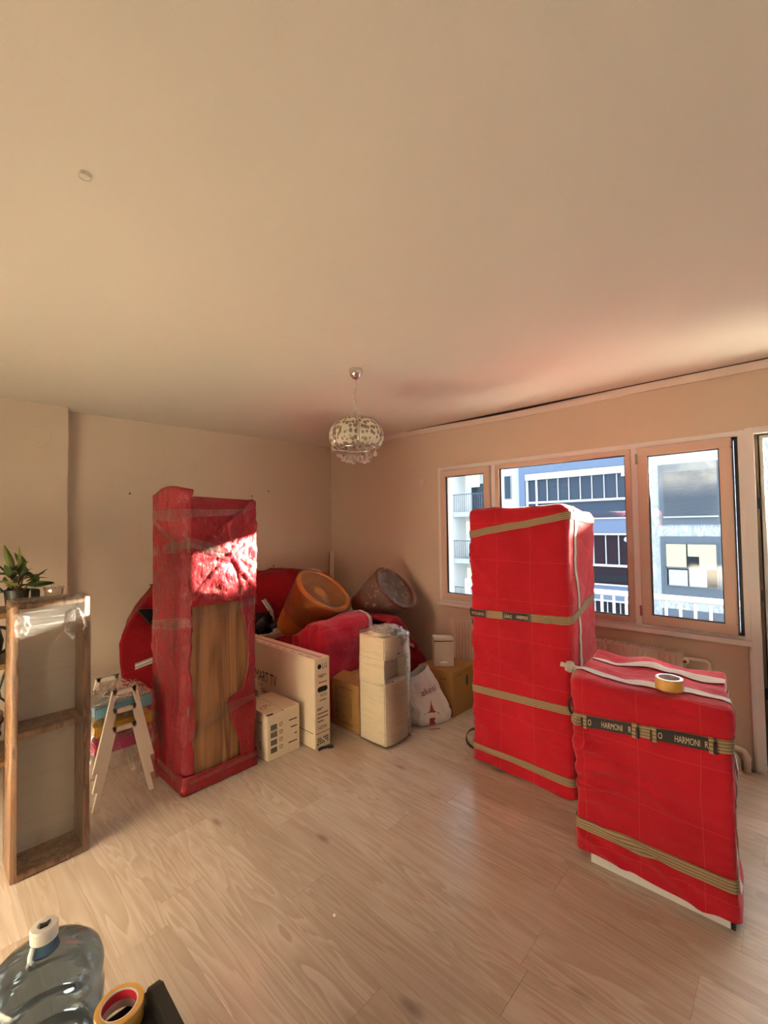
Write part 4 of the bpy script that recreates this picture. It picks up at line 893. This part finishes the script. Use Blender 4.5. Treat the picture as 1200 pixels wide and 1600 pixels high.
def sofa_end(u, v):
    prof = [(1.29, 1.055), (1.23, 0.98), (1.15, 0.88), (1.09, 0.78), (1.065, 0.70), (1.07, 0.55), (1.09, 0.40), (1.12, 0.2), (1.14, 0.02)]
    d = v*(len(prof)-1); i = min(int(d), len(prof)-2); t = d-i; x_ = prof[i][0]*(1-t)+prof[i+1][0]*t; z = prof[i][1]*(1-t)+prof[i+1][1]*t
    p = Vector((x_, 3.715+u*0.54, z)); p.x -= 0.018*fbm(p, 4, 31, 3)*min(1, u*4)-0.20*u; return p
grid_obj('blanket_end', sofa_end, 24, 50, M_REDDK, so, thick=0.012, flip=True)
def sofa_front(u, v):
    prof = [(1.29, 1.055), (1.23, 0.98), (1.15, 0.88), (1.09, 0.78), (1.065, 0.70), (1.07, 0.55), (1.09, 0.40), (1.12, 0.2), (1.14, 0.02)]
    d = v*(len(prof)-1); i = min(int(d), len(prof)-2); t = d-i; xl = prof[i][0]*(1-t)+prof[i+1][0]*t; z = prof[i][1]*(1-t)+prof[i+1][1]*t
    p = Vector((xl+u*(1.99-xl), 3.715, z)); p.y -= 0.02*fbm(p, 3.2, 33, 3)+0.02*math.exp(-((z-0.80+0.6*(p.x-1.35))/0.03)**2); return p
grid_obj('blanket_front', sofa_front, 40, 50, M_REDDK, so, thick=0.012, flip=True)
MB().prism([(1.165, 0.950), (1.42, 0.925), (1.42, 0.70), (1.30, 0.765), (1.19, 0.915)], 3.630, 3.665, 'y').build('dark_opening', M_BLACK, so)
def strapline(name, pts, w, wdir, m_, parent, n=24):
    def fn(u, v):
        d = u*(len(pts)-1); i = min(int(d), len(pts)-2); return Vector(pts[i]).lerp(Vector(pts[i+1]), d-i)+Vector(wdir)*(v-0.5)*w
    return grid_obj(name, fn, n, 2, m_, parent, thick=0.004, uv=(1, 1))
strapline('strap', [(1.16, 3.672, 0.520), (1.30, 3.672, 0.545), (1.60, 3.672, 0.60)], 0.045, (0, 0, 1), M_STRAPG, so)
strapline('strap', [(2.32, 3.775, 0.86), (2.36, 3.772, 0.80), (2.40, 3.775, 0.74), (2.42, 3.79, 0.64)], 0.05, (1, 0, 0.3), M_STRAPG, so)
strapline('strap', [(3.02, 4.0, 1.085), (3.05, 3.86, 1.075), (3.07, 3.795, 1.0)], 0.05, (1, 0, 0), M_STRAPG, so)
# cardboard behind the television box and dark bag
bc = carton('back_carton', 'plain brown cardboard box below the sofa cover', (2.18, 2.60, 3.60, 3.80, 0, 0.56), M_CARDW)
cb = thing('black_bag', 'crumpled black plastic bag behind the television carton', 'bag', (2.2, 3.63, 0.55))
crump((2.27, 3.70, 0.64), 0.09, 0.07, 0.10, 26, 41, mat('black_bag_plastic', (0.012, 0.012, 0.015), 0.25), cb, name='bag_body', amp=0.6)
MB().tube([(2.30, 3.62, 0.62), (2.40, 3.60, 0.665), (2.50, 3.6, 0.69)], [0.03, 0.016, 0.005], 8).build('bag_tail', M_BLACK, cb, smooth=True)
MB().sphere((2.305, 3.57, 0.60), 0.016).build('white_clip', M_WHITE, cb, smooth=True)
# red wrapped armchair
ac = thing('wrapped_armchair', 'bright red wrapped armchair with grey straps behind the television carton', 'armchair', (2.5, 3.05, 0))
ab = (2.195, 2.80, 2.76, 3.42, 0.02, 0.775)
acb = ClothBox(*ab, r=0.06, amp=0.034, seed=14, folds=((2.9, 0.55, 0.3, 0.95, 0.25, 0.02, 0.02), (3.1, 0.5, 0.1, 0.99, 0.25, 0.02, 0.018)), top_fn=lambda p: -0.22*max(0, (p.y-2.9)/0.5)+0.03*max(0, (p.x-2.4)/0.4)-0.02)
acb.build('blanket', M_REDPK, ac, 0.022); box('chair_body', (2.26, 2.74, 2.84, 3.36, 0.0, 0.45), M_BROWNL, ac)
acb.band('strap', [(2.755, 2.76, 0.05), (2.765, 2.76, 0.42), (2.745, 2.76, 0.775), (2.745, 3.42, 0.775)], 0.034, M_STRAPG, ac, wdir=(1, 0, 0), off=0.006)
acb.band('strap', [(2.195, 3.14, 0.05), (2.195, 3.14, 0.775), (2.80, 3.14, 0.775)], 0.035, M_STRAP, ac, wdir=(0, 1, 0), off=0.006)
acb.band('piping', [(2.45, 2.76, 0.775), (2.50, 2.76, 0.66), (2.58, 2.76, 0.50), (2.60, 2.76, 0.42)], 0.008, M_REDPK, ac, wdir=(1, 0, 0), off=0.018)
# red wrapped item below the brown tub chair
rc = thing('wrapped_footstool', 'dark red wrapped bundle with sloping side beneath the brown tub chair', 'wrapped bundle', (3.05, 2.8, 0))
def bundle(u, v):
    x_ = 2.83+u*0.63; top = 0.72-0.58*max(0, (x_-2.99)/0.47)**1.05
    if v < 0.5: p = Vector((x_, 2.60+0.05*(v/0.5), 0.01+(v/0.5)*(top-0.01))); n = Vector((0.35, -0.9, 0))
    else: p = Vector((x_, 2.65+(v-0.5)/0.5*0.50, top)); n = Vector((0.5, 0, 0.8))
    p += n*(0.018*fbm(p, 5, 51, 3)+0.007*math.sin((p.z*1.2+p.x*0.9)*45)); return p
grid_obj('blanket', bundle, 60, 60, M_REDDK, rc, thick=0.012)
MB().prism([(2.86, 0.0), (3.42, 0.0), (3.42, 0.12), (2.99, 0.66), (2.86, 0.66)], 2.68, 3.12, 'y').build('core', M_REDDK, rc)
strapline('strap', [(2.86, 2.575, 0.56), (3.0, 2.572, 0.52), (3.12, 2.58, 0.46)], 0.03, (0, 0, 1), M_STRAPG, rc)
# tub chairs
def tub(name, label, o_, axis, up, L, rb_, ro, lm, squash=1.0, deep=0.30, film=True, fmat=None):
    fmat = fmat or M_FILMC
    t = thing(name, label, 'chair', o_)
    ax = Vector(axis).normalized(); u_ = Vector(up); u_ = (u_-ax*u_.dot(ax)).normalized(); w_ = ax.cross(u_)
    M = Matrix.Translation(o_) @ Matrix((u_, w_, ax)).transposed().to_4x4()
    def P(r, z, a): return M @ Vector((r*math.cos(a), r*squash*math.sin(a), z))
    def shell(u, v):
        a = u*2*math.pi; z = v*L; r = rb_+(ro-rb_)*(v**0.8); z += 0.10*L*math.cos(a)*v**2; q = P(r, z, a); return q+ (q-M @ Vector((0, 0, z))).normalized()*0.006*fbm(q, 9, 3, 2)
    grid_obj('shell', shell, 44, 20, lm, t, closed_u=True)
    def rim(u, v):
        a = u*2*math.pi; b = v*math.pi; th = 0.055; r = ro-th/2+th/2*math.cos(b); z = L+0.028*math.sin(b)+0.10*L*math.cos(a); return P(r, z, a)
    grid_obj('rim_padding', rim, 44, 10, lm, t, closed_u=True)
    def inner(u, v):
        a = u*2*math.pi; r = (ro-0.055)*(1-0.25*v); z = L*(1-deep*1.3*v)+0.10*L*math.cos(a)*(1-v); return P(r, z, a)
    grid_obj('inner_back', inner, 44, 8, lm, t, closed_u=True)
    def cush(u, v):
        a = u*2*math.pi; r = (ro-0.055)*0.78*(1-v); z = L*(1-deep*1.3)+0.10*math.sin(v*math.pi/2)*0.9; q = P(r+1e-4, z, a); return q
    grid_obj('seat_cushion', cush, 44, 10, lm, t, closed_u=True)
    base = MB().lathe([(0.001, -0.01), (rb_, -0.01), (rb_, 0.0)], n=24, M=M); base.build('base', lm, t)
    if film:
        def fm(u, v):
            a = u*2*math.pi; r = (ro+0.008)*(1-v); z = L+0.036+0.10*L*math.cos(a)*(1-v)-0.05*math.sin(v*math.pi/2); q = P(r+1e-4, z, a); return q+ax*0.012*fbm(q, 12, 7, 3)
        grid_obj('film_cover', fm, 48, 14, fmat, t, closed_u=True)
        def fm2(u, v):
            a = u*2*math.pi; z = L*(0.35+0.68*v); r = rb_+(ro-rb_)*((z/L)**0.8)+0.008; q = P(r, z+0.10*L*math.cos(a)*v**2, a); return q
        grid_obj('film_wrap', fm2, 48, 10, fmat, t, closed_u=True)
    return t
tub('caramel_tub_chair', 'caramel leather tub chair wrapped in film lying tilted on the red armchair', (2.345, 3.44, 0.63), (0.36, -0.62, 0.68), (0.9, 0.0, -0.2), 0.50, 0.10, 0.28, M_TAN, 0.9, deep=0.14)
tub('brown_tub_chair', 'dark brown leather tub chair in film lying on its side in the corner', (3.07, 3.20, 0.73), (0.254, -0.83, 0.517), (0.7, 0, -0.7), 0.42, 0.15, 0.24, M_BROWNL, 0.92, deep=0.2, fmat=M_FILMW)
# board leaning in the corner
lbd = thing('leaning_board', 'narrow white board standing upright in the corner', 'board', (3.52, 4.2, 0))
MB().box(-0.026, 0.026, -0.012, 0.012, 0, 1.245, Matrix.Translation((3.505, 4.205, 0)) @ Matrix.Rotation(-0.6, 4, 'Z') @ Matrix.Rotation(0.02, 4, 'Y')).build('board', M_WOODW, lbd, bevel=0.002)
MB().box(-0.034, -0.026, -0.010, 0.02, 0, 1.235, Matrix.Translation((3.505, 4.205, 0)) @ Matrix.Rotation(-0.6, 4, 'Z') @ Matrix.Rotation(0.02, 4, 'Y')).build('edge_strip', M_SHELF, lbd)

# ================================================================== SHELF, PLANT AND ITEMS AT THE LEFT
sh = thing('shelving_unit', 'dark open wooden shelving unit behind the wrapped bookcase', 'shelf', (0.10, 3.32, 0))
for zz in (0.28, 0.80, 1.075): box('shelf_board', (-0.45, 0.66, 3.17, 3.50, zz, zz+0.028), M_SHELF, sh, 0.002)
for xx in (-0.44, 0.63):
    for yy in (3.175, 3.475): box('post', (xx, xx+0.02, yy, yy+0.02, 0, 1.075), M_BLACK, sh)
kt = thing('black_jug', 'black round jug on the middle shelf behind the bookcase', 'jug', (0.27, 3.30, 0.828))
MB().lathe([(0.001, 0.0), (0.06, 0.0), (0.085, 0.04), (0.095, 0.11), (0.08, 0.17), (0.05, 0.20), (0.045, 0.225), (0.001, 0.235)], (0.27, 3.30, 0.828), 28).build('body', M_BLACK, kt, smooth=True)
MB().tube(arc((0.345, 3.30, 0.94), (0, 0, 0.07), (0.055, 0, 0), 12), 0.009, 8).build('handle', M_BLACK, kt, smooth=True)
jb = thing('dark_storage_basket', 'dark wicker basket on the low shelf behind the bookcase', 'basket', (0.25, 3.32, 0.308))
MB().lathe([(0.001, 0.0), (0.12, 0.0), (0.15, 0.22), (0.14, 0.22), (0.115, 0.01)], (0.22, 3.33, 0.308), 24).build('basket_body', M_SHELF, jb)
for i in range(3): MB().tube([(0.22+(0.125+0.01*i)*math.cos(a), 3.33+(0.125+0.01*i)*math.sin(a), 0.34+0.075*i) for a in [2*math.pi*k/24 for k in range(24)]], 0.008, 6, closed=True).build('weave_hoop', M_BLACK, jb, smooth=True)
cbl = tag(MB().tube([(0.36, 3.16, 0.80), (0.345, 3.155, 0.76), (0.33, 3.155, 0.70), (0.335, 3.155, 0.66), (0.36, 3.16, 0.63)], 0.006, 6).build('black_cable', M_BLACK, smooth=True), 'thin black cable hanging from the shelf edge at left', 'cable')
pl = thing('potted_plant', 'broad-leaved green plant in a black pot on the shelf at left', 'plant', (0.42, 3.30, 1.103))
MB().lathe([(0.001, 0.0), (0.048, 0.0), (0.058, 0.10), (0.061, 0.10), (0.061, 0.112), (0.054, 0.112), (0.052, 0.098), (0.001, 0.098)], (0.418, 3.30, 1.103), 28).build('pot', M_POT, pl, smooth=False)
MB().lathe([(0.001, 0), (0.052, 0)], (0.418, 3.30, 1.203), 20).build('soil', M_SOIL, pl)
def leaf(base, az, el, ln, wd_, droop, m_, roll=0, par=None):
    b = Vector(base); d = Vector((math.cos(az)*math.cos(el), math.sin(az)*math.cos(el), math.sin(el))); s = Vector((-math.sin(az), math.cos(az), 0)); up = d.cross(s)*-1
    s = s*math.cos(roll)+up*math.sin(roll); up = d.cross(s)*-1
    def fn(u, v):
        w = wd_*math.sin(math.pi*min(1, (v*0.93+0.05)))**0.8*(1-0.35*v); c = b+d*ln*v+Vector((0, 0, -droop*v*v)); k = (u-0.5)*2
        return c+s*w*k+up*(abs(k)*w*0.35)
    o = grid_obj('leaf', fn, 4, 8, m_, par or pl); return o
rnd = random.Random(3)
stemb = Vector((0.425, 3.30, 1.20))
for i, (sx0, sy0, h) in enumerate(((-0.02, 0, 0.13), (0.02, 0.01, 0.15), (0.045, -0.01, 0.08), (-0.03, 0.02, 0.06), (0.0, -0.02, 0.11))):
    top = stemb+Vector((sx0*1.6, sy0*1.6, h)); stm = MB().tube([stemb+Vector((sx0*0.4, sy0*0.4, 0)), top], 0.005, 6).build('stem', M_SHELF, pl, smooth=True)
    for k in range(7):
        az = 2*math.pi*(k/7+rnd.random()*0.12)+i; el = rnd.uniform(0.05, 1.15)
        leaf(top+Vector((0, 0, -0.012*k)), az, el, rnd.uniform(0.085, 0.125), rnd.uniform(0.016, 0.024), rnd.uniform(0.0, 0.03), M_LEAFL if rnd.random() < 0.3 else M_LEAF, rnd.uniform(-0.5, 0.5), par=stm)
leaf((0.405, 3.29, 1.32), 2.6, 1.25, 0.16, 0.022, 0.0, M_LEAFL, 0.9); leaf((0.42, 3.29, 1.32), 1.2, 1.45, 0.15, 0.022, 0.0, M_LEAFL, 0.9); leaf((0.46, 3.29, 1.26), 0.1, 0.55, 0.12, 0.02, 0.0, M_LEAF, 0.6); leaf((0.46, 3.29, 1.24), -0.2, 0.05, 0.13, 0.028, 0.005, M_LEAF, 1.0)
p2 = thing('small_black_pot', 'small black square pot beside the plant at left', 'pot', (0.505, 3.31, 1.103))
MB().box(0.485, 0.525, 3.29, 3.33, 1.103, 1.205).build('pot_body', M_POT, p2, bevel=0.003); box('soil', (0.489, 0.521, 3.294, 3.326, 1.198, 1.206), M_SOIL, p2)
gj = thing('glass_bowl', 'clear cut-glass bowl on the shelf beside the plant', 'bowl', (0.60, 3.34, 1.103))
MB().lathe([(0.001, 0.0), (0.03, 0.0), (0.045, 0.05), (0.05, 0.095), (0.047, 0.095), (0.042, 0.05), (0.027, 0.006), (0.001, 0.006)], (0.60, 3.34, 1.103), 16).build('bowl_body', M_CRYSTAL, gj)
for k in range(8): MB().sphere((0.60+0.047*math.cos(k*0.785), 3.34+0.047*math.sin(k*0.785), 1.20), 0.008, 8, 5).build('rim_bead', M_CRYSTAL, gj, smooth=True)

# ================================================================== RADIATOR
ra = thing('radiator', 'cream panel radiator below the window', 'radiator', (3.53, 1.5, 0.12))
mb = MB(); ya, yb, za, zb = 0.60, 2.44, 0.12, 0.665; nfl = 56; pts = []
for i in range(nfl):
    y_ = ya+(yb-ya)*i/nfl; w = (yb-ya)/nfl; pts += [(y_, 3.490), (y_+w*0.55, 3.490), (y_+w*0.62, 3.498), (y_+w*0.93, 3.498)]
pts += [(yb, 3.490)]
vs_ = []; fs = []
for (z_, in_) in ((za, 0.006), (za+0.03, 0), (zb-0.03, 0), (zb, 0.006)):
    for (y_, x_) in pts: vs_.append((x_ if in_ == 0 else 3.490+in_*0.3, y_, z_))
n_ = len(pts)
for r_ in range(3):
    for i in range(n_-1): fs.append((r_*n_+i, r_*n_+i+1, (r_+1)*n_+i+1, (r_+1)*n_+i))
mb.add(vs_, fs).build('front_panel', M_PIPE, ra, fix=False); box('back_panel', (3.560, 3.585, ya, yb, za, zb), M_PIPE, ra)
box('end_cap', (3.488, 3.585, ya-0.012, ya, za, zb+0.012), M_PIPE, ra, 0.002); box('end_cap', (3.488, 3.585, yb, yb+0.012, za, zb+0.012), M_PIPE, ra, 0.002)
gr = MB(); gr.box(3.488, 3.496, ya, yb, zb, zb+0.012); gr.box(3.578, 3.585, ya, yb, zb, zb+0.012)
for i in range(92): y_ = ya+(yb-ya)*(i+0.2)/92; gr.box(3.496, 3.578, y_, y_+0.010, zb+0.002, zb+0.010)
tag(gr.build('top_grille', M_PIPE, ra), kind='stuff')
MB().lathe([(0.012, 0), (0.016, 0.005), (0.020, 0.02), (0.020, 0.05), (0.001, 0.055)], n=16, M=Matrix.Translation((3.52, 0.575, 0.635)) @ Matrix.Rotation(-math.pi/2, 4, 'Y')).build('valve', M_PIPE, ra, smooth=True)
MB().lathe([(0.010, 0), (0.010, 0.056), (0.001, 0.057)], n=14, M=Matrix.Translation((3.52, 0.575, 0.635)) @ Matrix.Rotation(-math.pi/2, 4, 'Y')).build('valve_cap', M_SHELF, ra, smooth=True)
MB().tube([(3.535, 0.60, 0.635), (3.535, 0.50, 0.64), (3.535, 0.47, 0.638), (3.535, 0.457, 0.625), (3.535, 0.455, 0.60), (3.535, 0.455, 0.35), (3.535, 0.455, 0.12)], 0.013, 10).build('flow_pipe', M_PIPE, ra, smooth=True)
p3 = thing('heating_pipe_elbows', 'two cream heating pipe elbows entering the floor by the door', 'pipe', (3.54, 0.36, 0))
for (yy, zz, rr2) in ((0.282, 0.128, 0.018), (0.330, 0.100, 0.018)):
    MB().tube([(3.545, 0.60, zz), (3.545, yy+0.05, zz), (3.545, yy+0.016, zz-0.008), (3.545, yy, zz-0.035), (3.545, yy, 0.0)], rr2, 12).build('pipe', M_PIPE, p3, smooth=True)
MB().lathe([(0.022, 0), (0.022, 0.03)], (3.545, 0.282, 0.070), 14).build('collar', M_PIPE, p3, smooth=True)
cbw = tag(MB().tube([(3.56, 0.225, 0.01), (3.545, 0.20, 0.035), (3.54, 0.165, 0.085), (3.55, 0.14, 0.10)], 0.007, 6).build('white_cable', M_WHITE, smooth=True), 'short white cable end by the balcony door threshold', 'cable')
# ================================================================== PENDANT LAMP
LX, LY = 1.912, 2.020
la = thing('pendant_lamp', 'hanging glass pendant lamp with oval-patterned shade and crystal drops', 'lamp', (LX, LY, ZC))
MB().lathe([(0.042, 0), (0.044, -0.006), (0.043, -0.02), (0.036, -0.042), (0.022, -0.058), (0.008, -0.064), (0.001, -0.064)], (LX, LY, ZC), 28).build('ceiling_canopy', M_CHROME, la, smooth=True)
cn = MB()
MB().tube([(LX+0.004*math.sin(i*1.1), LY-0.004*math.sin(i*1.1)+0.002, ZC-0.06-i*0.0235) for i in range(11)], 0.0028, 6).build('cable', M_CHROME, la, smooth=True)
for i in range(6):
    zc = ZC-0.135-i*0.030; a_ = (i % 2)*math.pi/2+0.6
    MB().tube([(LX-0.006+0.008*math.cos(t)*math.cos(a_), LY+0.006+0.008*math.cos(t)*math.sin(a_), zc+0.020*math.sin(t)) for t in [2*math.pi*k/12 for k in range(12)]], 0.0022, 5, closed=True).build('chain_link', M_CHROME, la, smooth=True)
MB().lathe([(0.006, 0.05), (0.010, 0.03), (0.022, 0.015), (0.040, 0.0), (0.055, -0.012), (0.06, -0.016)], (LX, LY, 2.235), 24).build('shade_cap', M_CHROME, la, smooth=True)
def m_fret():
    m_ = mat('frosted_glass_with_ovals', (0.72, 0.64, 0.50), 0.25, spec=0.5); t = NT(m_); vo = t.n('ShaderNodeTexVoronoi', feature='F1'); vo.inputs['Scale'].default_value = 38; vo.inputs['Randomness'].default_value = 0.5; t.set(vo.inputs['Vector'], t.coord(scale=(1, 1, 0.8)))
    fac = t.ramp(vo.outputs[0], [(0.41, (1, 1, 1)), (0.45, (0, 0, 0))])
    t.set(t.p.inputs['Base Color'], t.mix(fac, (0.90, 0.86, 0.74), (0.34, 0.29, 0.20)))
    t.p.inputs['Coat Weight'].default_value = 0.6
    tl = t.n('ShaderNodeBsdfTranslucent'); tl.inputs[0].default_value = (0.8, 0.7, 0.55, 1); ms = t.n('ShaderNodeMixShader'); t.set(ms.inputs[0], 0.3)
    tr = t.n('ShaderNodeBsdfTransparent'); tr.inputs[0].default_value = (0.8, 0.72, 0.6, 1); ms2 = t.n('ShaderNodeMixShader'); t.set(ms2.inputs[0], t.math('MULTIPLY', fac, 0.35))
    t.t.links.new(t.p.outputs[0], ms.inputs[1]); t.t.links.new(tl.outputs[0], ms.inputs[2]); t.t.links.new(ms.outputs[0], ms2.inputs[1]); t.t.links.new(tr.outputs[0], ms2.inputs[2])
    t.t.links.new(ms2.outputs[0], t.t.nodes['Material Output'].inputs[0]); return m_
M_FRET = m_fret()
for k in range(6):
    a0_ = k*math.pi/3+0.35
    def panel(u, v, a0_=a0_):
        a = a0_+(u-0.5)*(math.pi/3-0.10); ph = 0.38+v*(2.25-0.38); r = 0.168*math.sin(ph)**0.75*(1.03-0.05*abs(u-0.5)); z = 2.118+0.118*math.cos(ph); return (LX+r*math.cos(a), LY+r*math.sin(a), z)
    grid_obj('shade_panel', panel, 10, 14, M_FRET, la, thick=0.004)
    MB().tube([(LX+(0.168*math.sin(ph)**0.75+0.003)*math.cos(a0_+math.pi/6), LY+(0.168*math.sin(ph)**0.75+0.003)*math.sin(a0_+math.pi/6), 2.118+0.118*math.cos(ph)) for ph in [0.35+0.19*i for i in range(11)]], 0.003, 5).build('shade_rib', M_CHROME, la, smooth=True)
MB().lathe([(0.125, 0.0), (0.128, 0.004), (0.125, 0.008)], (LX, LY, 2.035), 28).build('bottom_ring', M_CHROME, la, smooth=True)
MB().lathe([(0.001, -0.04), (0.022, -0.03), (0.03, 0), (0.02, 0.03), (0.014, 0.06)], (LX, LY, 2.13), 16).build('bulb', M_WHITE, la, smooth=True)
for k in range(26):
    rr3 = (0.118, 0.085, 0.05)[k % 3]; a = k*2.39996; zz = 2.002-(0.0, 0.020, 0.032)[k % 3]-0.012*(k % 2)
    p = Vector((LX+rr3*math.cos(a), LY+rr3*math.sin(a), zz)); dro = MB().sphere(p, 0.0155, 12, 8).build('crystal_drop', M_CRYSTAL, la, smooth=True)
    MB().tube([p+Vector((0, 0, 0.012)), p+Vector((0, 0, 0.05))], 0.0012, 4).build('drop_wire', M_CHROME, dro)

# ================================================================== WALL DETAILS
def wy(x): return 4.27+(XW+0.2-x)*0.056-0.0
def disc(name, label, cat, c, r, axis, m_, h=0.004, group=None):
    R_ = Matrix.Rotation(math.pi/2, 4, 'X') if axis == 'y' else (Matrix.Rotation(-math.pi/2, 4, 'Y') if axis == 'x' else Matrix.Rotation(math.pi, 4, 'X'))
    prof = [(0.0005, h*0.7), (r*0.90, h*0.7), (r*0.95, h), (r, h*0.8), (r, 0)]
    return tag(MB().lathe(prof, n=28, M=Matrix.Translation(c) @ R_).build(name, m_, smooth=False), label, cat, group)
disc('round_wall_cover', 'large painted-over round cover plate high on the left wall projection', 'cover plate', (0.668, 4.298, 2.285), 0.085, 'y', M_WALL, 0.006)
disc('junction_box_lid', 'faint painted round junction lid on the back wall, left of the pair', 'junction lid', (1.955, wy(1.955)-0.0, 2.165), 0.040, 'y', M_WALL, 0.004, 'round junction lids on the walls')
disc('junction_box_lid', 'faint painted round junction lid on the back wall, right of the pair', 'junction lid', (2.13, wy(2.13)-0.0, 2.165), 0.040, 'y', M_WALL, 0.004, 'round junction lids on the walls')
disc('junction_box_lid', 'grey round junction lid on the wall left of the window', 'junction lid', (3.60, 2.826, 1.997), 0.042, 'x', M_NICHE, 0.006, 'round junction lids on the walls')
disc('ceiling_cap', 'tiny white cap on the bare ceiling at upper left', 'ceiling cap', (0.319, 1.426, ZC), 0.016, 'z', M_CEIL, 0.010)
for (x_, z_, l_) in ((1.345, 1.875, 'dark screw hole in the back wall left of the wrapped wardrobe'), (2.53, 1.895, 'dark screw hole in the back wall right of the wrapped wardrobe top'), (2.79, 1.12, 'dark screw hole in the back wall just above the sofa cover'), (2.73, 1.955, 'dark screw hole in the back wall below the pendant lamp')):
    disc('screw_hole', l_, 'screw hole', (x_, wy(x_), z_), 0.008, 'y', M_BLACK, 0.002, 'screw holes in the back wall')

# ================================================================== FOREGROUND
bo = thing('water_bottle', 'large empty blue grey water bottle with white cap in the left foreground', 'water bottle', (0.255, 1.500, 0))
prof = [(0.001, 0.012), (0.10, 0.006), (0.125, 0.0), (0.133, 0.012), (0.135, 0.05), (0.130, 0.066), (0.135, 0.082), (0.135, 0.135), (0.129, 0.150), (0.135, 0.166), (0.135, 0.215), (0.128, 0.232), (0.135, 0.250), (0.137, 0.300), (0.130, 0.318), (0.134, 0.334), (0.136, 0.362), (0.128, 0.388), (0.105, 0.412), (0.070, 0.430), (0.040, 0.440), (0.031, 0.446), (0.028, 0.458), (0.027, 0.478)]
MB().lathe(prof, (0.255, 1.500, 0), 56).build('bottle_body', M_BOTTLE, bo, smooth=True)
MB().lathe([(0.034, 0.440), (0.0345, 0.446), (0.031, 0.452), (0.0295, 0.470), (0.0275, 0.472)], (0.255, 1.5, 0), 30).build('neck_ring', mat('blue_neck', (0.05, 0.10, 0.16), 0.2), bo, smooth=True)
MB().lathe([(0.0275, 0.470), (0.031, 0.470), (0.0315, 0.498), (0.029, 0.503), (0.016, 0.504), (0.014, 0.500), (0.0005, 0.500)], (0.255, 1.5, 0), 30).build('cap', mat('white_cap', (0.80, 0.76, 0.68), 0.35), bo, smooth=False)
MB().prism([(-0.010, -0.006), (0.006, -0.008), (0.014, 0.008), (0.004, 0.003), (-0.008, 0.008)], 0.5002, 0.5048, 'z').build('cap_tear', M_BLACK, bo).matrix_parent_inverse = Matrix.Translation(-bo.location) @ Matrix.Translation((0.255, 1.5, 0))
ribbon('cap_tab', [(0.229, 1.482, 0.470), (0.223, 1.476, 0.455), (0.222, 1.475, 0.440), (0.228, 1.474, 0.432)], 0.012, (0.65, -0.75, 0), M_WHITE, bo)
MB().lathe([(0.004, 0), (0.010, 0), (0.010, 0.003), (0.004, 0.003)], n=12, M=Matrix.Translation((0.2225, 1.473, 0.436)) @ Matrix.Rotation(1.2, 4, 'X')).build('tab_ring', M_WHITE, bo)
box('bottle_label', (0.20, 0.30, 1.3625, 1.3635, 0.17, 0.24), mat('blue_label', (0.04, 0.08, 0.14), 0.4), bo)
# black stool with tape
st = thing('black_step_stool', 'black plastic step stool at the bottom edge of the picture', 'stool', (0.40, 1.15, 0))
box('step_top', (0.27, 0.475, 0.98, 1.352, 0.262, 0.285), M_BLACK, st, 0.008)
for (xx, yy) in ((0.28, 0.99), (0.28, 1.33), (0.44, 0.99), (0.44, 1.33)): box('leg', (xx, xx+0.028, yy, yy+0.03, 0, 0.265), M_BLACK, st, 0.004)
MB().prism([(1.02, 0.27), (1.285, 0.27), (1.312, 0.280), (1.322, 0.300), (1.315, 0.322), (1.292, 0.334), (1.265, 0.330), (1.02, 0.312)], 0.446, 0.480, 'x').build('side_handle', M_BLACK, st, bevel=0.003)
t2, M2 = tape_roll('packing_tape_roll', (0.380, 1.312, 0.286), 0.056, 0.040, 0.048, 'amber packing tape roll with red printed core on the black stool')
MB().lathe([(0.0397, 0.022), (0.0397, 0.044)], n=40, M=M2).build('core_print', M_CORER, t2, smooth=True)
crumb = tag(MB().sphere((1.17, 1.40, 0.004), 0.006, 8, 5).build('white_crumb', M_WHITE, smooth=True), 'tiny white crumb on the floor in the middle', 'crumb')
